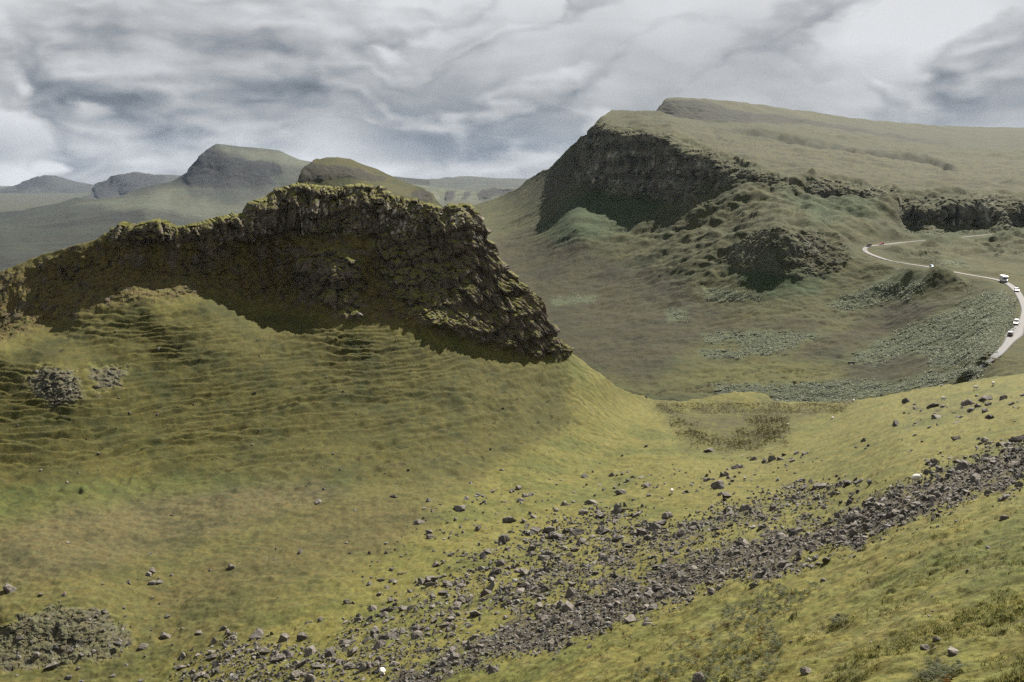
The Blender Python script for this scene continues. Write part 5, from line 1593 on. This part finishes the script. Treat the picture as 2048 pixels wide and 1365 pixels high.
# ====================================================================== people
def person(label, P, yaw, coat, pose=0.0):
    J = {'pelvis': (0, 0, .95), 'chest': (0, .02, 1.28), 'neck': (0, .03, 1.48), 'head': (0, .05, 1.60), 'crown': (0, .04, 1.73),
         'sl': (-.17, .02, 1.40), 'el': (-.26, .02 - .05, 1.14), 'wl': (-.25, .10, .92), 'hl': (-.24, .14, .84), 'sr': (.17, .02, 1.40), 'er': (.26, -.03, 1.14), 'wr': (.26, .08, .92), 'hr': (.25, .12, .84),
         'pl': (-.09, 0, .90), 'kl': (-.11, .06 + pose, .50), 'al': (-.12, pose * .4, .08), 'tl': (-.13, .15 + pose * .4, .04), 'pr': (.09, 0, .90), 'kr': (.11, .04, .50), 'ar': (.12, -pose, .08), 'tr': (.13, .14 - pose, .04)}
    R = {'pelvis': .15, 'chest': .16, 'neck': .06, 'head': .095, 'crown': .085, 'sl': .075, 'el': .05, 'wl': .036, 'hl': .04, 'sr': .075, 'er': .05, 'wr': .036, 'hr': .04, 'pl': .10, 'kl': .07, 'al': .05, 'tl': .045, 'pr': .10, 'kr': .07, 'ar': .05, 'tr': .045}
    E = [('pelvis', 'chest'), ('chest', 'neck'), ('neck', 'head'), ('head', 'crown'), ('chest', 'sl'), ('sl', 'el'), ('el', 'wl'), ('wl', 'hl'), ('chest', 'sr'), ('sr', 'er'), ('er', 'wr'), ('wr', 'hr'), ('pelvis', 'pl'), ('pl', 'kl'), ('kl', 'al'), ('al', 'tl'), ('pelvis', 'pr'), ('pr', 'kr'), ('kr', 'ar'), ('ar', 'tr')]
    names = list(J)
    me = bpy.data.meshes.new('person')
    me.from_pydata([J[n] for n in names], [(names.index(a), names.index(b)) for a, b in E], [])
    ob = bpy.data.objects.new('person', me); col.objects.link(ob)
    md = ob.modifiers.new('skin', 'SKIN')
    for i, n in enumerate(names):
        me.skin_vertices[0].data[i].radius = (R[n], R[n] * .85)
    me.skin_vertices[0].data[0].use_root = True
    sb = ob.modifiers.new('sub', 'SUBSURF'); sb.levels = 1; sb.render_levels = 1
    mt = bpy.data.materials.new('clothing'); mt.use_nodes = True
    N = NT(mt.node_tree)
    z = N.n('ShaderNodeSeparateXYZ', {0: N.n('ShaderNodeTexCoord').outputs['Object']}).outputs[2]
    c = N.mix(N.m('GREATER_THAN', z, .92), (.03, .032, .04, 1), (*coat, 1))
    c = N.mix(N.m('GREATER_THAN', z, 1.50), c, (.45, .28, .2, 1))
    c = N.mix(N.m('GREATER_THAN', z, 1.66), c, (.04, .03, .02, 1))
    p = N.n('ShaderNodeBsdfPrincipled', {'Base Color': c, 'Roughness': .8})
    o = N.n('ShaderNodeOutputMaterial'); N.t.links.new(p.outputs[0], o.inputs[0])
    me.materials.append(mt)
    ob.location = P; ob.rotation_euler = (0, 0, yaw)
    ob['label'], ob['category'] = label, 'person'
    return ob


for u, v, yaw, ct_, lab, ps in ((1277, 223.5, 2.0, (.05, .05, .07), 'walker in a dark coat standing on the skyline of the escarpment', .0),
                                (1271, 228, .8, (.10, .12, .14), 'walker in a grey coat just below the escarpment skyline', .12),
                                (1953, 386, 1.0, (.06, .05, .05), 'walker in dark clothes on the cliff top above the road', .1),
                                (1929, 387, 2.2, (.30, .32, .42), 'walker in a pale blue jacket at the cliff edge', .0)):
    P_, N_, ok_ = find_mid(np.array([u]), np.array([v]))
    person(lab, Vector(P_[0]) + Vector((0, 0, -.02)), yaw, ct_, ps)

# ================================================================= wooden stake
P_, N_, ok_ = find_near(np.array([1547.0]), np.array([1143.0]))
bm = bmesh.new()
bmesh.ops.create_cone(bm, cap_ends=True, segments=8, radius1=.035, radius2=.03, depth=1.45)
bmesh.ops.create_cone(bm, cap_ends=True, segments=8, radius1=.03, radius2=.008, depth=.08, matrix=Matrix.Translation((0, 0, .765)))
for v in bm.verts:
    v.co.z += .6
    v.co.x += .02 * math.sin(v.co.z * 3)
me = bpy.data.meshes.new('stake'); bm.to_mesh(me); bm.free()
me.materials.append(simple('weathered_wood', (.16, .11, .07), .9, 0, .25))
ob = bpy.data.objects.new('stake', me); col.objects.link(ob)
ob.location = Vector(P_[0]); ob.rotation_euler = (.03, .05, .4)
ob['label'], ob['category'] = 'thin wooden stake standing in grass beside the scree edge', 'stake'
